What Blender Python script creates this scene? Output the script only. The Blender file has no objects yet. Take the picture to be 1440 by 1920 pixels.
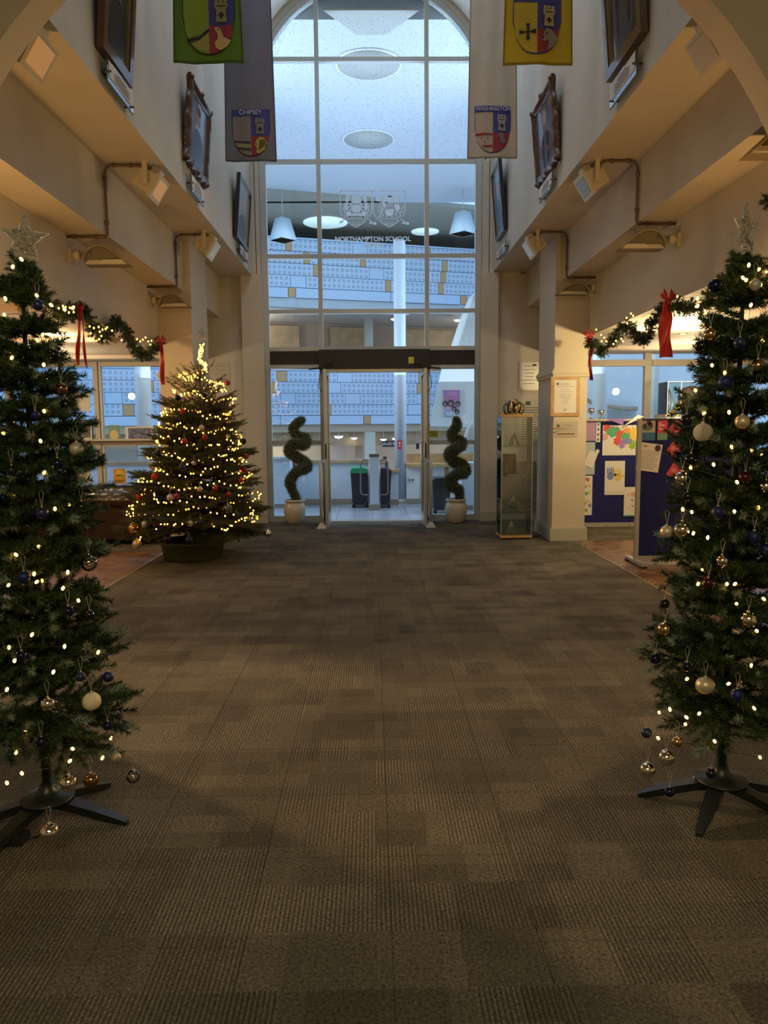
import bpy, math, random
import numpy as np
from mathutils import Vector, Matrix, Euler
random.seed(7)
S = bpy.context.scene
COL = S.collection
PI = math.pi

# ---------------------------------------------------------------- camera
F = 1420.0
d_ = Vector((-23, 159, -F)).normalized()            # world +Y (down the nave) seen from the camera
u_ = Vector((-0.0085, 1, 0)); u_.z = -(u_.x*d_.x + u_.y*d_.y)/d_.z
u_.normalize()                                       # world +Z seen from the camera
r_ = d_.cross(u_)                                    # world +X seen from the camera
W2C = Matrix((r_, d_, u_)).transposed()
C2W = W2C.transposed()
EYE = Vector((0, 0, 1.5))
camd = bpy.data.cameras.new('camera'); cam = bpy.data.objects.new('camera', camd); COL.objects.link(cam)
cam.matrix_world = Matrix.Translation(EYE) @ C2W.to_4x4()
camd.sensor_fit = 'VERTICAL'; camd.sensor_height = 36; camd.sensor_width = 27
camd.lens = F/1920*36; camd.clip_end = 200; camd.clip_start = 0.05
S.camera = cam
S.view_settings.view_transform = 'Standard'; S.view_settings.look = 'None'
S.view_settings.gamma = 1; S.view_settings.use_curve_mapping = False
S.view_settings.exposure = 0.0
S.cycles.max_bounces = 7; S.cycles.diffuse_bounces = 4; S.cycles.glossy_bounces = 3
S.cycles.transparent_max_bounces = 24; S.cycles.transmission_bounces = 4
S.cycles.sample_clamp_indirect = 3.0; S.cycles.caustics_reflective = False; S.cycles.caustics_refractive = False

# ---------------------------------------------------------------- world: overcast blue dusk
w = bpy.data.worlds.new('world'); S.world = w; w.use_nodes = True
bg = w.node_tree.nodes['Background']; bg.inputs[0].default_value = (0.38, 0.64, 1.0, 1); bg.inputs[1].default_value = 1.5

# ---------------------------------------------------------------- lamps
def lamp(name, kind, loc, power, color, size=0.1, rot=None, size_y=None, spot=None):
    l = bpy.data.lights.new(name, kind); o = bpy.data.objects.new(name, l); COL.objects.link(o)
    o.location = loc; l.energy = power; l.color = color
    if kind == 'AREA':
        l.size = size
        if size_y: l.shape = 'RECTANGLE'; l.size_y = size_y
    else: l.shadow_soft_size = size
    if kind == 'SPOT' and spot: l.spot_size = spot; l.spot_blend = 0.6
    if rot: o.rotation_euler = rot
    return o
WARM = (1.0, 0.64, 0.30); WARM2 = (1.0, 0.82, 0.50)
# aisle lamps (just below the aisle ceilings, through which the nave floor and columns are lit)
lamp('aisle_lamp_left', 'POINT', (-4.6, 6.9, 1.95), 80, WARM, 0.05)
lamp('aisle_lamp_right', 'POINT', (4.6, 6.9, 1.95), 60, WARM, 0.05)
for s_, p_ in ((-1, 1000), (1, 420)):   # angled aisle spotlights throwing warm light through the arch onto the carpet
    o_ = lamp('aisle_spot', 'SPOT', (s_*5.0, 6.5, 2.40), p_, WARM, 0.05, spot=math.radians(46))
    o_.rotation_euler = (Vector((s_*-0.2, 2.35, 0))-o_.location).to_track_quat('-Z', 'Y').to_euler()
lamp('aisle_lamp_left_far', 'POINT', (-4.4, 10.2, 2.1), 40, WARM2, 0.06)
lamp('aisle_lamp_right_far', 'POINT', (4.4, 10.6, 2.1), 40, WARM2, 0.06)
lamp('column_lamp_right', 'POINT', (3.45, 8.45, 2.42), 100, (1.0, 0.76, 0.36), 0.05)
lamp('column_lamp_left', 'POINT', (-3.5, 8.6, 2.42), 26, WARM, 0.05)
# ceiling lamp of the lobby the camera stands in
lamp('lobby_lamp', 'AREA', (0, -1.2, 3.3), 84, (1.0, 0.87, 0.52), 2.2, (math.radians(25), 0, 0), 1.2)
# unseen fill spots added behind the arch jambs to warm the soffits
for s_ in (-1, 1): lamp('soffit_fill', 'SPOT', (s_*2.42, 4.85, 1.7), 55, (1.0, 0.52, 0.16), 0.12, (math.radians(180-28), 0, math.radians(s_*4)), spot=math.radians(130))
# cool fill added under the vault crown to brighten walls and banners
lamp('vault_fill', 'AREA', (0.045, 7.6, 8.1), 82, (0.70, 0.82, 1.0), 1.3, None, 5.5)
# lamps over the atrium beyond the glass
for i_, (x_, y_, z_, p_) in enumerate(((-4, 25, 4.6, 60), (4, 26, 4.6, 60), (-3, 24.5, .6, 90), (4, 25.5, .6, 90))):
    lamp('atrium_lamp', 'POINT', (x_, y_, z_), p_, (1.0, 0.8, 0.55), 0.15)
for s_ in (-1, 1): lamp('side_fill', 'AREA', (s_*4.2, 13.6, 4.9), 400, (0.66, 0.82, 1.0), 2.4, (math.radians(90), 0, math.radians(180-s_*48)), 3.4)  # hidden fill areas beside the glass, added to cool the upper nave walls
lamp('canopy_fill', 'AREA', (0, 17, 2.5), 420, (0.62, 0.80, 1.0), 9, (PI, 0, 0), 7)  # unseen upward fill, added to brighten the canopy ceiling

# ---------------------------------------------------------------- pixel -> point on a plane
def ray(px, py):
    return (C2W @ Vector((px-720, 960-py, -F))).normalized()
def at(px, py, Y):
    r = ray(px, py); t = (Y-EYE.y)/r.y; return EYE + r*t
def atx(px, py, X):
    r = ray(px, py); t = (X-EYE.x)/r.x; return EYE + r*t
def atz(px, py, Z=0.0):
    r = ray(px, py); t = (Z-EYE.z)/r.z; return EYE + r*t

# ---------------------------------------------------------------- materials
MATS = {}
def mat(name, col=(.8, .8, .8), rough=.6, metal=0, noise=0, nscale=20, bump=0, bscale=60, emit=None, es=0,
        coat=0, trans=0, col2=None, spec=None, wave=None):
    if name in MATS: return MATS[name]
    m = bpy.data.materials.new(name); m.use_nodes = True
    nt = m.node_tree; N = nt.nodes; L = nt.links; p = N['Principled BSDF']
    p.inputs['Base Color'].default_value = (*col, 1); p.inputs['Roughness'].default_value = rough
    p.inputs['Metallic'].default_value = metal
    if coat: p.inputs['Coat Weight'].default_value = coat; p.inputs['Coat Roughness'].default_value = .08
    if spec is not None: p.inputs['Specular IOR Level'].default_value = spec
    tc = N.new('ShaderNodeTexCoord')
    if noise or col2:
        n = N.new('ShaderNodeTexNoise'); n.inputs['Scale'].default_value = nscale; n.inputs['Detail'].default_value = 4
        L.new(tc.outputs['Object'], n.inputs['Vector'])
        r = N.new('ShaderNodeValToRGB'); c2 = col2 if col2 else tuple(max(0, c*(1-noise)) for c in col)
        r.color_ramp.elements[0].color = (*c2, 1); r.color_ramp.elements[1].color = (*col, 1)
        r.color_ramp.elements[0].position = .38; r.color_ramp.elements[1].position = .62
        L.new(n.outputs['Fac'], r.inputs['Fac']); L.new(r.outputs['Color'], p.inputs['Base Color'])
    if bump:
        n = N.new('ShaderNodeTexNoise'); n.inputs['Scale'].default_value = bscale; n.inputs['Detail'].default_value = 5
        L.new(tc.outputs['Object'], n.inputs['Vector'])
        b = N.new('ShaderNodeBump'); b.inputs['Strength'].default_value = bump; b.inputs['Distance'].default_value = .01
        L.new(n.outputs['Fac'], b.inputs['Height']); L.new(b.outputs['Normal'], p.inputs['Normal'])
    if emit: p.inputs['Emission Color'].default_value = (*emit, 1); p.inputs['Emission Strength'].default_value = es
    if trans: p.inputs['Transmission Weight'].default_value = trans
    MATS[name] = m; return m
def glass(name, tint=(.93, .97, .98), refl=.12, rough=.0, ior=1.45):
    if name in MATS: return MATS[name]
    m = bpy.data.materials.new(name); m.use_nodes = True; nt = m.node_tree; N = nt.nodes; L = nt.links
    N.remove(N['Principled BSDF']); out = N['Material Output']
    t = N.new('ShaderNodeBsdfTransparent'); t.inputs[0].default_value = (*tint, 1)
    g = N.new('ShaderNodeBsdfGlossy'); g.inputs['Roughness'].default_value = rough
    f = N.new('ShaderNodeFresnel'); f.inputs[0].default_value = ior
    mu = N.new('ShaderNodeMath'); mu.operation = 'MULTIPLY'; mu.inputs[1].default_value = refl*8
    L.new(f.outputs[0], mu.inputs[0]); mx = N.new('ShaderNodeMixShader')
    L.new(mu.outputs[0], mx.inputs[0]); L.new(t.outputs[0], mx.inputs[1]); L.new(g.outputs[0], mx.inputs[2])
    L.new(mx.outputs[0], out.inputs[0]); MATS[name] = m; return m
PLASTER = mat('cream_plaster', (.60, .555, .47), .75, bump=.25, bscale=45, noise=.05, nscale=3)
PLASTER_D = mat('cream_plaster_gloss', (.60, .53, .41), .6, bump=.2, bscale=50)
SKIRT = mat('painted_skirting', (.45, .45, .36), .5)
ALU = mat('white_aluminium', (.50, .52, .50), .4)
ALUS = mat('satin_metal', (.48, .46, .42), .35, .7)
BLACK = mat('black_plastic', (.012, .012, .012), .45)
DARKM = mat('dark_metal', (.02, .022, .02), .35, .4)
GLASS = glass('window_glass')
CLEAR = glass('clear_acrylic', (.9, .95, .93), .2)
WOOD = mat('light_wood', (.55, .34, .15), .45, noise=.25, nscale=6)
WOODP = mat('oak_panel', (.50, .34, .19), .5, noise=.2, nscale=3)
CONDUIT = mat('bronze_conduit', (.16, .10, .055), .45, .3)
PAPER = mat('white_paper', (.72, .70, .66), .8)
INK = mat('printed_ink', (.10, .10, .11), .8)
NAVYF = mat('navy_felt', (.008, .012, .11), .95, bump=.3, bscale=300)
GREYAL = mat('grey_frame', (.42, .42, .38), .4, .3)
RED = mat('red_ribbon', (.30, .006, .008), .55)
WHITE = mat('white_paint', (.78, .80, .80), .5)
GOLD = mat('gold_metal', (.75, .52, .18), .25, 1)
SILVER = mat('silver_metal', (.75, .74, .72), .18, 1)
BULB = mat('warm_bulb', (1, .8, .5), .4, emit=(1.0, .46, .055), es=18)
BULBB = mat('warm_bulb_bright', (1, .8, .5), .4, emit=(1.0, .40, .035), es=17)
WIRE = mat('green_wire', (.01, .03, .015), .5)

# ---------------------------------------------------------------- mesh building
class MB:
    def __init__(s): s.v = []; s.f = []; s.m = []; s.sm = []
    def add(s, vs, fs, mi=0, smooth=False):
        o = len(s.v); s.v += [tuple(v) for v in vs]
        for f in fs: s.f.append(tuple(i+o for i in f)); s.m.append(mi); s.sm.append(smooth)
        return s
    def box(s, a, b, mi=0, rot=None, about=None):
        x0, y0, z0 = a; x1, y1, z1 = b
        if x0 > x1: x0, x1 = x1, x0
        if y0 > y1: y0, y1 = y1, y0
        if z0 > z1: z0, z1 = z1, z0
        vs = [Vector(p) for p in ((x0,y0,z0),(x1,y0,z0),(x1,y1,z0),(x0,y1,z0),(x0,y0,z1),(x1,y0,z1),(x1,y1,z1),(x0,y1,z1))]
        if rot is not None:
            c = Vector(about) if about is not None else Vector(((x0+x1)/2, (y0+y1)/2, (z0+z1)/2))
            R = Euler(rot).to_matrix(); vs = [c+R@(v-c) for v in vs]
        return s.add(vs, [(0,3,2,1),(4,5,6,7),(0,1,5,4),(1,2,6,5),(2,3,7,6),(3,0,4,7)], mi)
    def cb(s, c, size, mi=0, rot=None):
        h = [k/2 for k in size]
        return s.box([c[i]-h[i] for i in range(3)], [c[i]+h[i] for i in range(3)], mi, rot)
    def tube(s, pts, r, n=8, mi=0, cap=True):
        pts = [Vector(p) for p in pts]; rs = r if hasattr(r, '__len__') else [r]*len(pts)
        vs = []; fs = []; up = None
        for i, p in enumerate(pts):
            t = (pts[min(i+1, len(pts)-1)]-pts[max(i-1, 0)]).normalized()
            if up is None:
                up = Vector((0,0,1)) if abs(t.z) < .9 else Vector((1,0,0))
            a = t.cross(up)
            if a.length < 1e-5: a = t.orthogonal()
            a.normalize(); b = t.cross(a).normalized(); up = -b if False else (a.cross(t)).normalized()
            for k in range(n):
                q = 2*PI*k/n; vs.append(p+(a*math.cos(q)+b*math.sin(q))*rs[i])
        for i in range(len(pts)-1):
            for k in range(n):
                k2 = (k+1) % n; fs.append((i*n+k, i*n+k2, (i+1)*n+k2, (i+1)*n+k))
        if cap: fs.append(tuple(range(n))[::-1]); fs.append(tuple((len(pts)-1)*n+k for k in range(n)))
        return s.add(vs, fs, mi, n > 5)
    def lathe(s, prof, c=(0,0,0), n=24, mi=0, flute=0, nf=8, axis='Z'):
        vs = []; fs = []
        for r, z in prof:
            for k in range(n):
                q = 2*PI*k/n; rr = r*(1+flute*abs(math.sin(q*nf/2)))
                p = (rr*math.cos(q), rr*math.sin(q), z)
                if axis == 'Y': p = (p[0], p[2], p[1])
                vs.append((c[0]+p[0], c[1]+p[1], c[2]+p[2]))
        for i in range(len(prof)-1):
            for k in range(n):
                k2 = (k+1) % n; fs.append((i*n+k, i*n+k2, (i+1)*n+k2, (i+1)*n+k))
        fs.append(tuple(range(n))[::-1]); fs.append(tuple((len(prof)-1)*n+k for k in range(n)))
        return s.add(vs, fs, mi, True)
    def sphere(s, c, r, n=16, mi=0, sz=1.0):
        k = n//2; prof = [(max(1e-4, r*math.sin(PI*i/k)), -r*sz*math.cos(PI*i/k)) for i in range(k+1)]
        return s.lathe(prof, c, n, mi)
    def prism(s, poly, axis, a, b, mi=0):
        # poly: 2D points; axis 'Y' -> (x,z) extruded along y from a to b; 'X' -> (y,z); 'Z' -> (x,y)
        def P(p, t):
            return (p[0], t, p[1]) if axis == 'Y' else ((t, p[0], p[1]) if axis == 'X' else (p[0], p[1], t))
        n = len(poly); vs = [P(p, a) for p in poly]+[P(p, b) for p in poly]
        fs = [tuple(range(n))[::-1], tuple(range(n, 2*n))]+[(i, (i+1) % n, n+(i+1) % n, n+i) for i in range(n)]
        return s.add(vs, fs, mi)
    def grid(s, P, mi=0, smooth=True):
        # P: rows of points
        h = len(P); w_ = len(P[0]); vs = [p for row in P for p in row]
        fs = [(i*w_+j, i*w_+j+1, (i+1)*w_+j+1, (i+1)*w_+j) for i in range(h-1) for j in range(w_-1)]
        return s.add(vs, fs, mi, smooth)
    def build(s, name, m, parent=None, origin=None, loc=None):
        """verts are world coordinates (minus the parent's world origin is done here)"""
        vs = np.array(s.v, dtype=float)
        if loc is not None: c = Vector(loc); o_ = np.zeros(3)
        elif origin is not None: c = Vector(origin); o_ = np.array(origin, dtype=float)
        else:
            lo, hi = vs.min(0), vs.max(0); o_ = (lo+hi)/2
            if parent is None: o_[2] = lo[2]
            c = Vector(o_)
        me = bpy.data.meshes.new(name); me.from_pydata((vs-o_).tolist(), [], s.f)
        ms = m if isinstance(m, (list, tuple)) else [m]
        for q in ms: me.materials.append(q)
        me.polygons.foreach_set('material_index', s.m); me.polygons.foreach_set('use_smooth', s.sm)
        me.update()
        o = bpy.data.objects.new(name, me); COL.objects.link(o)
        if parent is not None: o.parent = parent; o.location = c-WL(parent) if loc is None else c
        else: o.location = c
        return o
def WL(o):
    l = Vector(o.location)
    while o.parent is not None: o = o.parent; l += Vector(o.location)
    return l
def empty(name, loc, label=None, cat=None, group=None, kind=None, rz=0):
    o = bpy.data.objects.new(name, None); COL.objects.link(o); o.location = loc; o.rotation_euler = (0, 0, rz)
    o.empty_display_size = .05
    return tag(o, label, cat, group, kind)
def tag(o, label=None, cat=None, group=None, kind=None):
    if label: o['label'] = label
    if cat: o['category'] = cat
    if group: o['group'] = group
    if kind: o['kind'] = kind
    return o
def struct(name, mb, m, label, **k):
    return tag(mb.build(name, m, **k), label, kind='structure')
def link(name, me, parent, loc, rot=(0,0,0), sc=(1,1,1), label=None):
    o = bpy.data.objects.new(name, me); COL.objects.link(o); o.parent = parent
    o.location = loc; o.rotation_euler = rot; o.scale = sc
    if label: o['label'] = label
    return o
def text(name, body, size, loc, rot, m, parent, ext=.001, sx=1.0, bold=0.0, align='CENTER', shear=0):
    c = bpy.data.curves.new(name, 'FONT'); c.body = body; c.size = size; c.extrude = ext; c.offset = bold
    c.align_x = align; c.align_y = 'CENTER'; c.shear = shear; c.resolution_u = 3
    t = bpy.data.objects.new(name, c); me = bpy.data.meshes.new_from_object(t); bpy.data.objects.remove(t); me.name = name
    me.materials.clear(); me.materials.append(m)
    o = bpy.data.objects.new(name, me); COL.objects.link(o); o.parent = parent; o.location = Vector(loc)-WL(parent)
    o.rotation_euler = rot; o.scale = (sx, 1, 1)
    return o
def arc(cx, cz, r, a0, a1, n):
    return [(cx+r*math.cos(math.radians(a0+(a1-a0)*i/n)), cz+r*math.sin(math.radians(a0+(a1-a0)*i/n))) for i in range(n+1)]
# ================================================================= THE SHELL
CX = 0.045            # the nave's centre line
YE = 12.1             # end wall (inner face)
XW, XB, XO = 1.86, 2.39, 2.73     # upper wall, beam face, lower wall / column outer face
Z1, Z2, Z3 = 3.86, 3.28, 2.58     # soffit, lower soffit, aisle ceiling
ZS = {-1: (3.825, 3.22, 2.55), 1: (3.875, 3.33, 2.63)}   # soffit, lower soffit, aisle ceiling on either side
YA = 4.40             # arch wall
VZ = 6.38             # vault springing
# --- carpet: one slab with the carpet tiles laid on it as pieces
def carpet_mat():
    m = bpy.data.materials.new('carpet_tile'); m.use_nodes = True; nt = m.node_tree; N = nt.nodes; L = nt.links
    p = N['Principled BSDF']; p.inputs['Roughness'].default_value = .93; p.inputs['Specular IOR Level'].default_value = .25
    tc = N.new('ShaderNodeTexCoord'); oi = N.new('ShaderNodeObjectInfo')
    geo = N.new('ShaderNodeNewGeometry')
    # every tile carries a patchwork of plain and ribbed blocks
    mp = N.new('ShaderNodeMapping'); mp.inputs['Scale'].default_value = (1, 1, 1)
    L.new(geo.outputs['Position'], mp.inputs['Vector'])
    def brick(sc, bw, rh, off):
        b = N.new('ShaderNodeTexBrick'); b.inputs['Scale'].default_value = sc; b.inputs['Brick Width'].default_value = bw
        b.inputs['Row Height'].default_value = rh; b.inputs['Mortar Size'].default_value = 0; b.offset = off
        b.inputs['Color1'].default_value = (0,0,0,1); b.inputs['Color2'].default_value = (1,1,1,1)
        L.new(mp.outputs[0], b.inputs['Vector']); return b
    b1 = brick(1, .19, .235, .37); b2 = brick(1, .47, .117, .61); b3 = brick(1, .31, .47, .2)
    add = N.new('ShaderNodeMath'); add.operation = 'ADD'; L.new(b1.outputs['Color'], add.inputs[0]); L.new(b2.outputs['Color'], add.inputs[1])
    add2 = N.new('ShaderNodeMath'); add2.operation = 'ADD'; L.new(add.outputs[0], add2.inputs[0]); L.new(b3.outputs['Color'], add2.inputs[1])
    mr = N.new('ShaderNodeMapRange'); mr.inputs['From Max'].default_value = 3; mr.inputs['To Min'].default_value = .42; mr.inputs['To Max'].default_value = 1.35
    L.new(add2.outputs[0], mr.inputs['Value'])
    rr = N.new('ShaderNodeMapRange'); rr.inputs['To Min'].default_value = .88; rr.inputs['To Max'].default_value = 1.1
    L.new(oi.outputs['Random'], rr.inputs['Value'])
    # ribs
    wv = N.new('ShaderNodeTexWave'); wv.wave_type = 'BANDS'; wv.bands_direction = 'X'; wv.inputs['Scale'].default_value = 22
    wv.inputs['Distortion'].default_value = 2.6; wv.inputs['Detail'].default_value = 2; wv.inputs['Detail Scale'].default_value = 9
    L.new(geo.outputs['Position'], wv.inputs['Vector'])
    wr = N.new('ShaderNodeMapRange'); wr.inputs['To Min'].default_value = .38; wr.inputs['To Max'].default_value = 1.45
    L.new(wv.outputs['Fac'], wr.inputs['Value'])
    sel = N.new('ShaderNodeMath'); sel.operation = 'GREATER_THAN'; sel.inputs[1].default_value = .45
    b4 = brick(1, .26, .235, .45); L.new(b4.outputs['Color'], sel.inputs[0])
    mixr = N.new('ShaderNodeMix'); L.new(sel.outputs[0], mixr.inputs[0]); mixr.inputs[2].default_value = .93
    L.new(wr.outputs[0], mixr.inputs[3])
    nz = N.new('ShaderNodeTexNoise'); nz.inputs['Scale'].default_value = 95; nz.inputs['Detail'].default_value = 5
    nz.inputs['Roughness'].default_value = .75
    L.new(geo.outputs['Position'], nz.inputs['Vector'])
    nr = N.new('ShaderNodeMapRange'); nr.inputs['From Min'].default_value = .3; nr.inputs['From Max'].default_value = .7
    nr.inputs['To Min'].default_value = .15; nr.inputs['To Max'].default_value = 2.1; L.new(nz.outputs['Fac'], nr.inputs['Value'])
    n2 = N.new('ShaderNodeTexNoise'); n2.inputs['Scale'].default_value = 2.2; n2.inputs['Detail'].default_value = 3
    L.new(geo.outputs['Position'], n2.inputs['Vector'])
    nr2 = N.new('ShaderNodeMapRange'); nr2.inputs['To Min'].default_value = .75; nr2.inputs['To Max'].default_value = 1.25; L.new(n2.outputs['Fac'], nr2.inputs['Value'])
    cur = mr.outputs[0]
    for o in (rr.outputs[0], mixr.outputs[0], nr.outputs[0], nr2.outputs[0]):
        k = N.new('ShaderNodeMath'); k.operation = 'MULTIPLY'; L.new(cur, k.inputs[0]); L.new(o, k.inputs[1]); cur = k.outputs[0]
    vm = N.new('ShaderNodeVectorMath'); vm.operation = 'SCALE'; vm.inputs[0].default_value = (.150, .129, .094)
    L.new(cur, vm.inputs['Scale']); L.new(vm.outputs[0], p.inputs['Base Color'])
    bp = N.new('ShaderNodeBump'); bp.inputs['Strength'].default_value = .8; bp.inputs['Distance'].default_value = .006
    ad = N.new('ShaderNodeMath'); ad.operation = 'MULTIPLY'; L.new(mixr.outputs[0], ad.inputs[0]); L.new(nr.outputs[0], ad.inputs[1])
    L.new(ad.outputs[0], bp.inputs['Height']); L.new(bp.outputs[0], p.inputs['Normal'])
    return m
CARPET = carpet_mat()
fl = struct('floor', MB().box((-7.2, -3, -.12), (7.2, 9.3, -.006)).box((-7.2, 9.3, -.12), (7.2, YE+.2, -.004)),
            CARPET, 'dark grey-brown carpet floor running from the foreground to the glass entrance')
TS = .47; XL = 5
tile = MB(); h = TS/2-.0008
tile.add([(-h,-h,-.006),(h,-h,-.006),(h,h,-.006),(-h,h,-.006),(-h,-h,-.001),(h,-h,-.001),(h,h,-.001),(-h,h,-.001),
          (-h+.003,-h+.003,0),(h-.003,-h+.003,0),(h-.003,h-.003,0),(-h+.003,h-.003,0)],
         [(0,1,5,4),(1,2,6,5),(2,3,7,6),(3,0,4,7),(4,5,9,8),(5,6,10,9),(6,7,11,10),(7,4,8,11),(8,9,10,11)])
t0 = tile.build('carpet_tile', CARPET, fl, loc=(0, 0, 0))
first = True; nt_ = 0
flw = WL(fl)
for j in range(23):
    for i in range(-6, 6):
        x = CX+(i+.5)*TS*.922; y = 1.6+(j+.5)*TS*.97
        # the tiles in front of the columns; those outside the frame are left to the slab
        if y < 2.6 and abs(x-CX) > 1.6: continue
        o = t0 if first else link('carpet_tile', t0.data, fl, (0,0,0))
        o.scale = (.922, .97, 1); o.location = Vector((x, y, 0))-flw; first = False; nt_ += 1
# --- parquet in the aisles, herringbone blocks joined as one piece each side
def parquet(xa, xb, ya, yb, nm):
    mb = MB(); L_, W_ = .23, .075; s = math.sqrt(.5)
    u = Vector((s, s, 0)); v = Vector((-s, s, 0))
    def blk(o, a, b):
        c = [o, o+a, o+a+b, o+b]; ctr = sum(c, Vector())/4
        if not (xa-.09 < ctr.x < xb+.09 and ya-.09 < ctr.y < yb+.09): return
        g = .0015; ins = [ctr+(q-ctr)*(1-g/.05) for q in c]
        for q in ins: q.x = min(max(q.x, xa), xb); q.y = min(max(q.y, ya), yb)
        z = random.uniform(.0, .0012)
        mb.add([(q.x, q.y, -.006) for q in ins]+[(q.x, q.y, z) for q in ins],
               [(4,5,6,7),(0,1,5,4),(1,2,6,5),(2,3,7,6),(3,0,4,7)], 0)
    # herringbone lattice
    n = 90
    for i in range(-n, n):
        for j in range(-n//3, n//3):
            o = Vector(((xa+xb)/2, (ya+yb)/2, 0))+u*(W_*i)+v*(W_*i)+(u*(L_*1)-v*(L_*1))*j
            if o.x < xa-.6 or o.x > xb+.6 or o.y < ya-.6 or o.y > yb+.6: continue
            blk(o, u*L_, v*W_); blk(o+u*L_-v*(L_-W_), u*W_, v*L_)
    m = mat('parquet_block', (.30, .135, .055), .28)
    if not m.get('done'):
        nt = m.node_tree; N = nt.nodes; g = N.new('ShaderNodeNewGeometry'); r = N.new('ShaderNodeValToRGB')
        r.color_ramp.elements[0].color = (.13, .060, .026, 1); r.color_ramp.elements[1].color = (.27, .145, .065, 1)
        nt.links.new(g.outputs['Random Per Island'], r.inputs[0]); nt.links.new(r.outputs[0], N['Principled BSDF'].inputs['Base Color']); m['done'] = 1
    o = mb.build('parquet_block', m, fl); o['kind'] = 'stuff'; o['label'] = nm
parquet(-7.1, -2.56, 4.6, 9.28, 'reddish herringbone parquet blocks beside the left edge of the carpet')
parquet(2.64, 7.1, 4.6, 9.75, 'reddish herringbone parquet blocks beside the right edge of the carpet')
for s_, x_ in ((-1, -2.545), (1, 2.63)):
    e = MB().box((x_-.012, 4.5, -.005), (x_+.012, 9.4, .003)).build('edge_strip', mat('brass_strip', (.35,.25,.12), .4, .6), fl)

# --- upper walls, soffits, beams, lower walls: one solid section per side
def side(sg, nm):
    X = lambda a: CX+sg*a
    z1, z2, z3 = ZS[sg]
    prof = [(X(XW), 8.6), (X(XW), z1), (X(XB), z1), (X(XB), z2), (X(XO), z2), (X(XO), z3), (X(XO+.3), z3), (X(XO+.3), 8.6)]
    mb = MB(); mb.prism(prof, 'Y', YA, YE+.25)
    return struct('wall_'+nm, mb, PLASTER, 'stepped cream upper wall and soffits on the %s of the nave' % nm)
wl = side(-1, 'left'); wr_ = side(1, 'right')
# vault
vp = arc(CX, VZ, XW+.02, 0, 180, 24); vo = arc(CX, VZ, XW+.3, 180, 0, 24)
struct('ceiling', MB().prism(vp+vo, 'Y', YA, YE+.25), PLASTER, 'cream barrel vault over the nave')
# arch wall towards the camera, with its semicircular opening
ac = arc(0.03, 1.975, 2.468, 0, 180, 40)
ap = [(7.2, 0), (7.2, 6.5), (-7.2, 6.5), (-7.2, 0), (-2.438, 0)]+ac[::-1]+[(2.498, 0)]
aw = MB(); 
poly = ac  # build as strips so the concave outline stays clean
pts_in = [(2.498, 0)]+ac+[(-2.438, 0)]
pts_out = []
for (x, z) in pts_in:
    pts_out.append((7.2 if x > 0 else -7.2, z) if z < 3.0 else (x*1.0, 8.4))
for yy in (YA-.20, YA):
    for i in range(len(pts_in)-1):
        a, b, c, e = pts_in[i], pts_in[i+1], pts_out[i+1], pts_out[i]
        if (c[1] == 8.4) != (e[1] == 8.4): continue
        aw.add([(a[0],yy,a[1]),(b[0],yy,b[1]),(c[0],yy,c[1]),(e[0],yy,e[1])], [(0,1,2,3)])
for i in range(len(pts_in)-1):
    a, b = pts_in[i], pts_in[i+1]
    aw.add([(a[0],YA-.20,a[1]),(b[0],YA-.20,b[1]),(b[0],YA,b[1]),(a[0],YA,a[1])], [(0,1,2,3)])
for sx in (-1, 1):   # corners between the arch haunches and the outer edge
    k = [p for p in zip(pts_in, pts_out) if p[1][1] == 8.4 and p[0][0]*sx > 0]
    o = max(k, key=lambda q: abs(q[0][0])); q = max((p for p in pts_in if p[0]*sx > 0 and p[1] < 3.0), key=lambda p: p[1])
    for yy in (YA-.20, YA):
        aw.add([(q[0],yy,q[1]),(o[0][0],yy,o[0][1]),(o[0][0],yy,8.4),(7.2*sx,yy,8.4),(7.2*sx,yy,q[1])], [(0,1,2,3,4)])
struct('wall_arch', aw, PLASTER_D, 'cream wall with a wide round arch nearest the camera')
# lobby shell around the camera
struct('wall_lobby_left', MB().box((-3.4, -3, 0), (-3.2, YA-.2, 4.6)), PLASTER_D, 'cream side wall of the lobby out of view on the left')
struct('wall_lobby_right', MB().box((3.2, -3, 0), (3.4, YA-.2, 4.6)), PLASTER_D, 'cream side wall of the lobby out of view on the right')
struct('wall_lobby_back', MB().box((-3.4, -3.2, 0), (3.4, -3, 4.6)), PLASTER_D, 'cream back wall of the lobby behind the camera')
struct('ceiling_lobby', MB().box((-3.4, -3.2, 4.6), (3.4, YA-.2, 4.8)), PLASTER_D, 'cream ceiling of the lobby above the camera')
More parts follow.
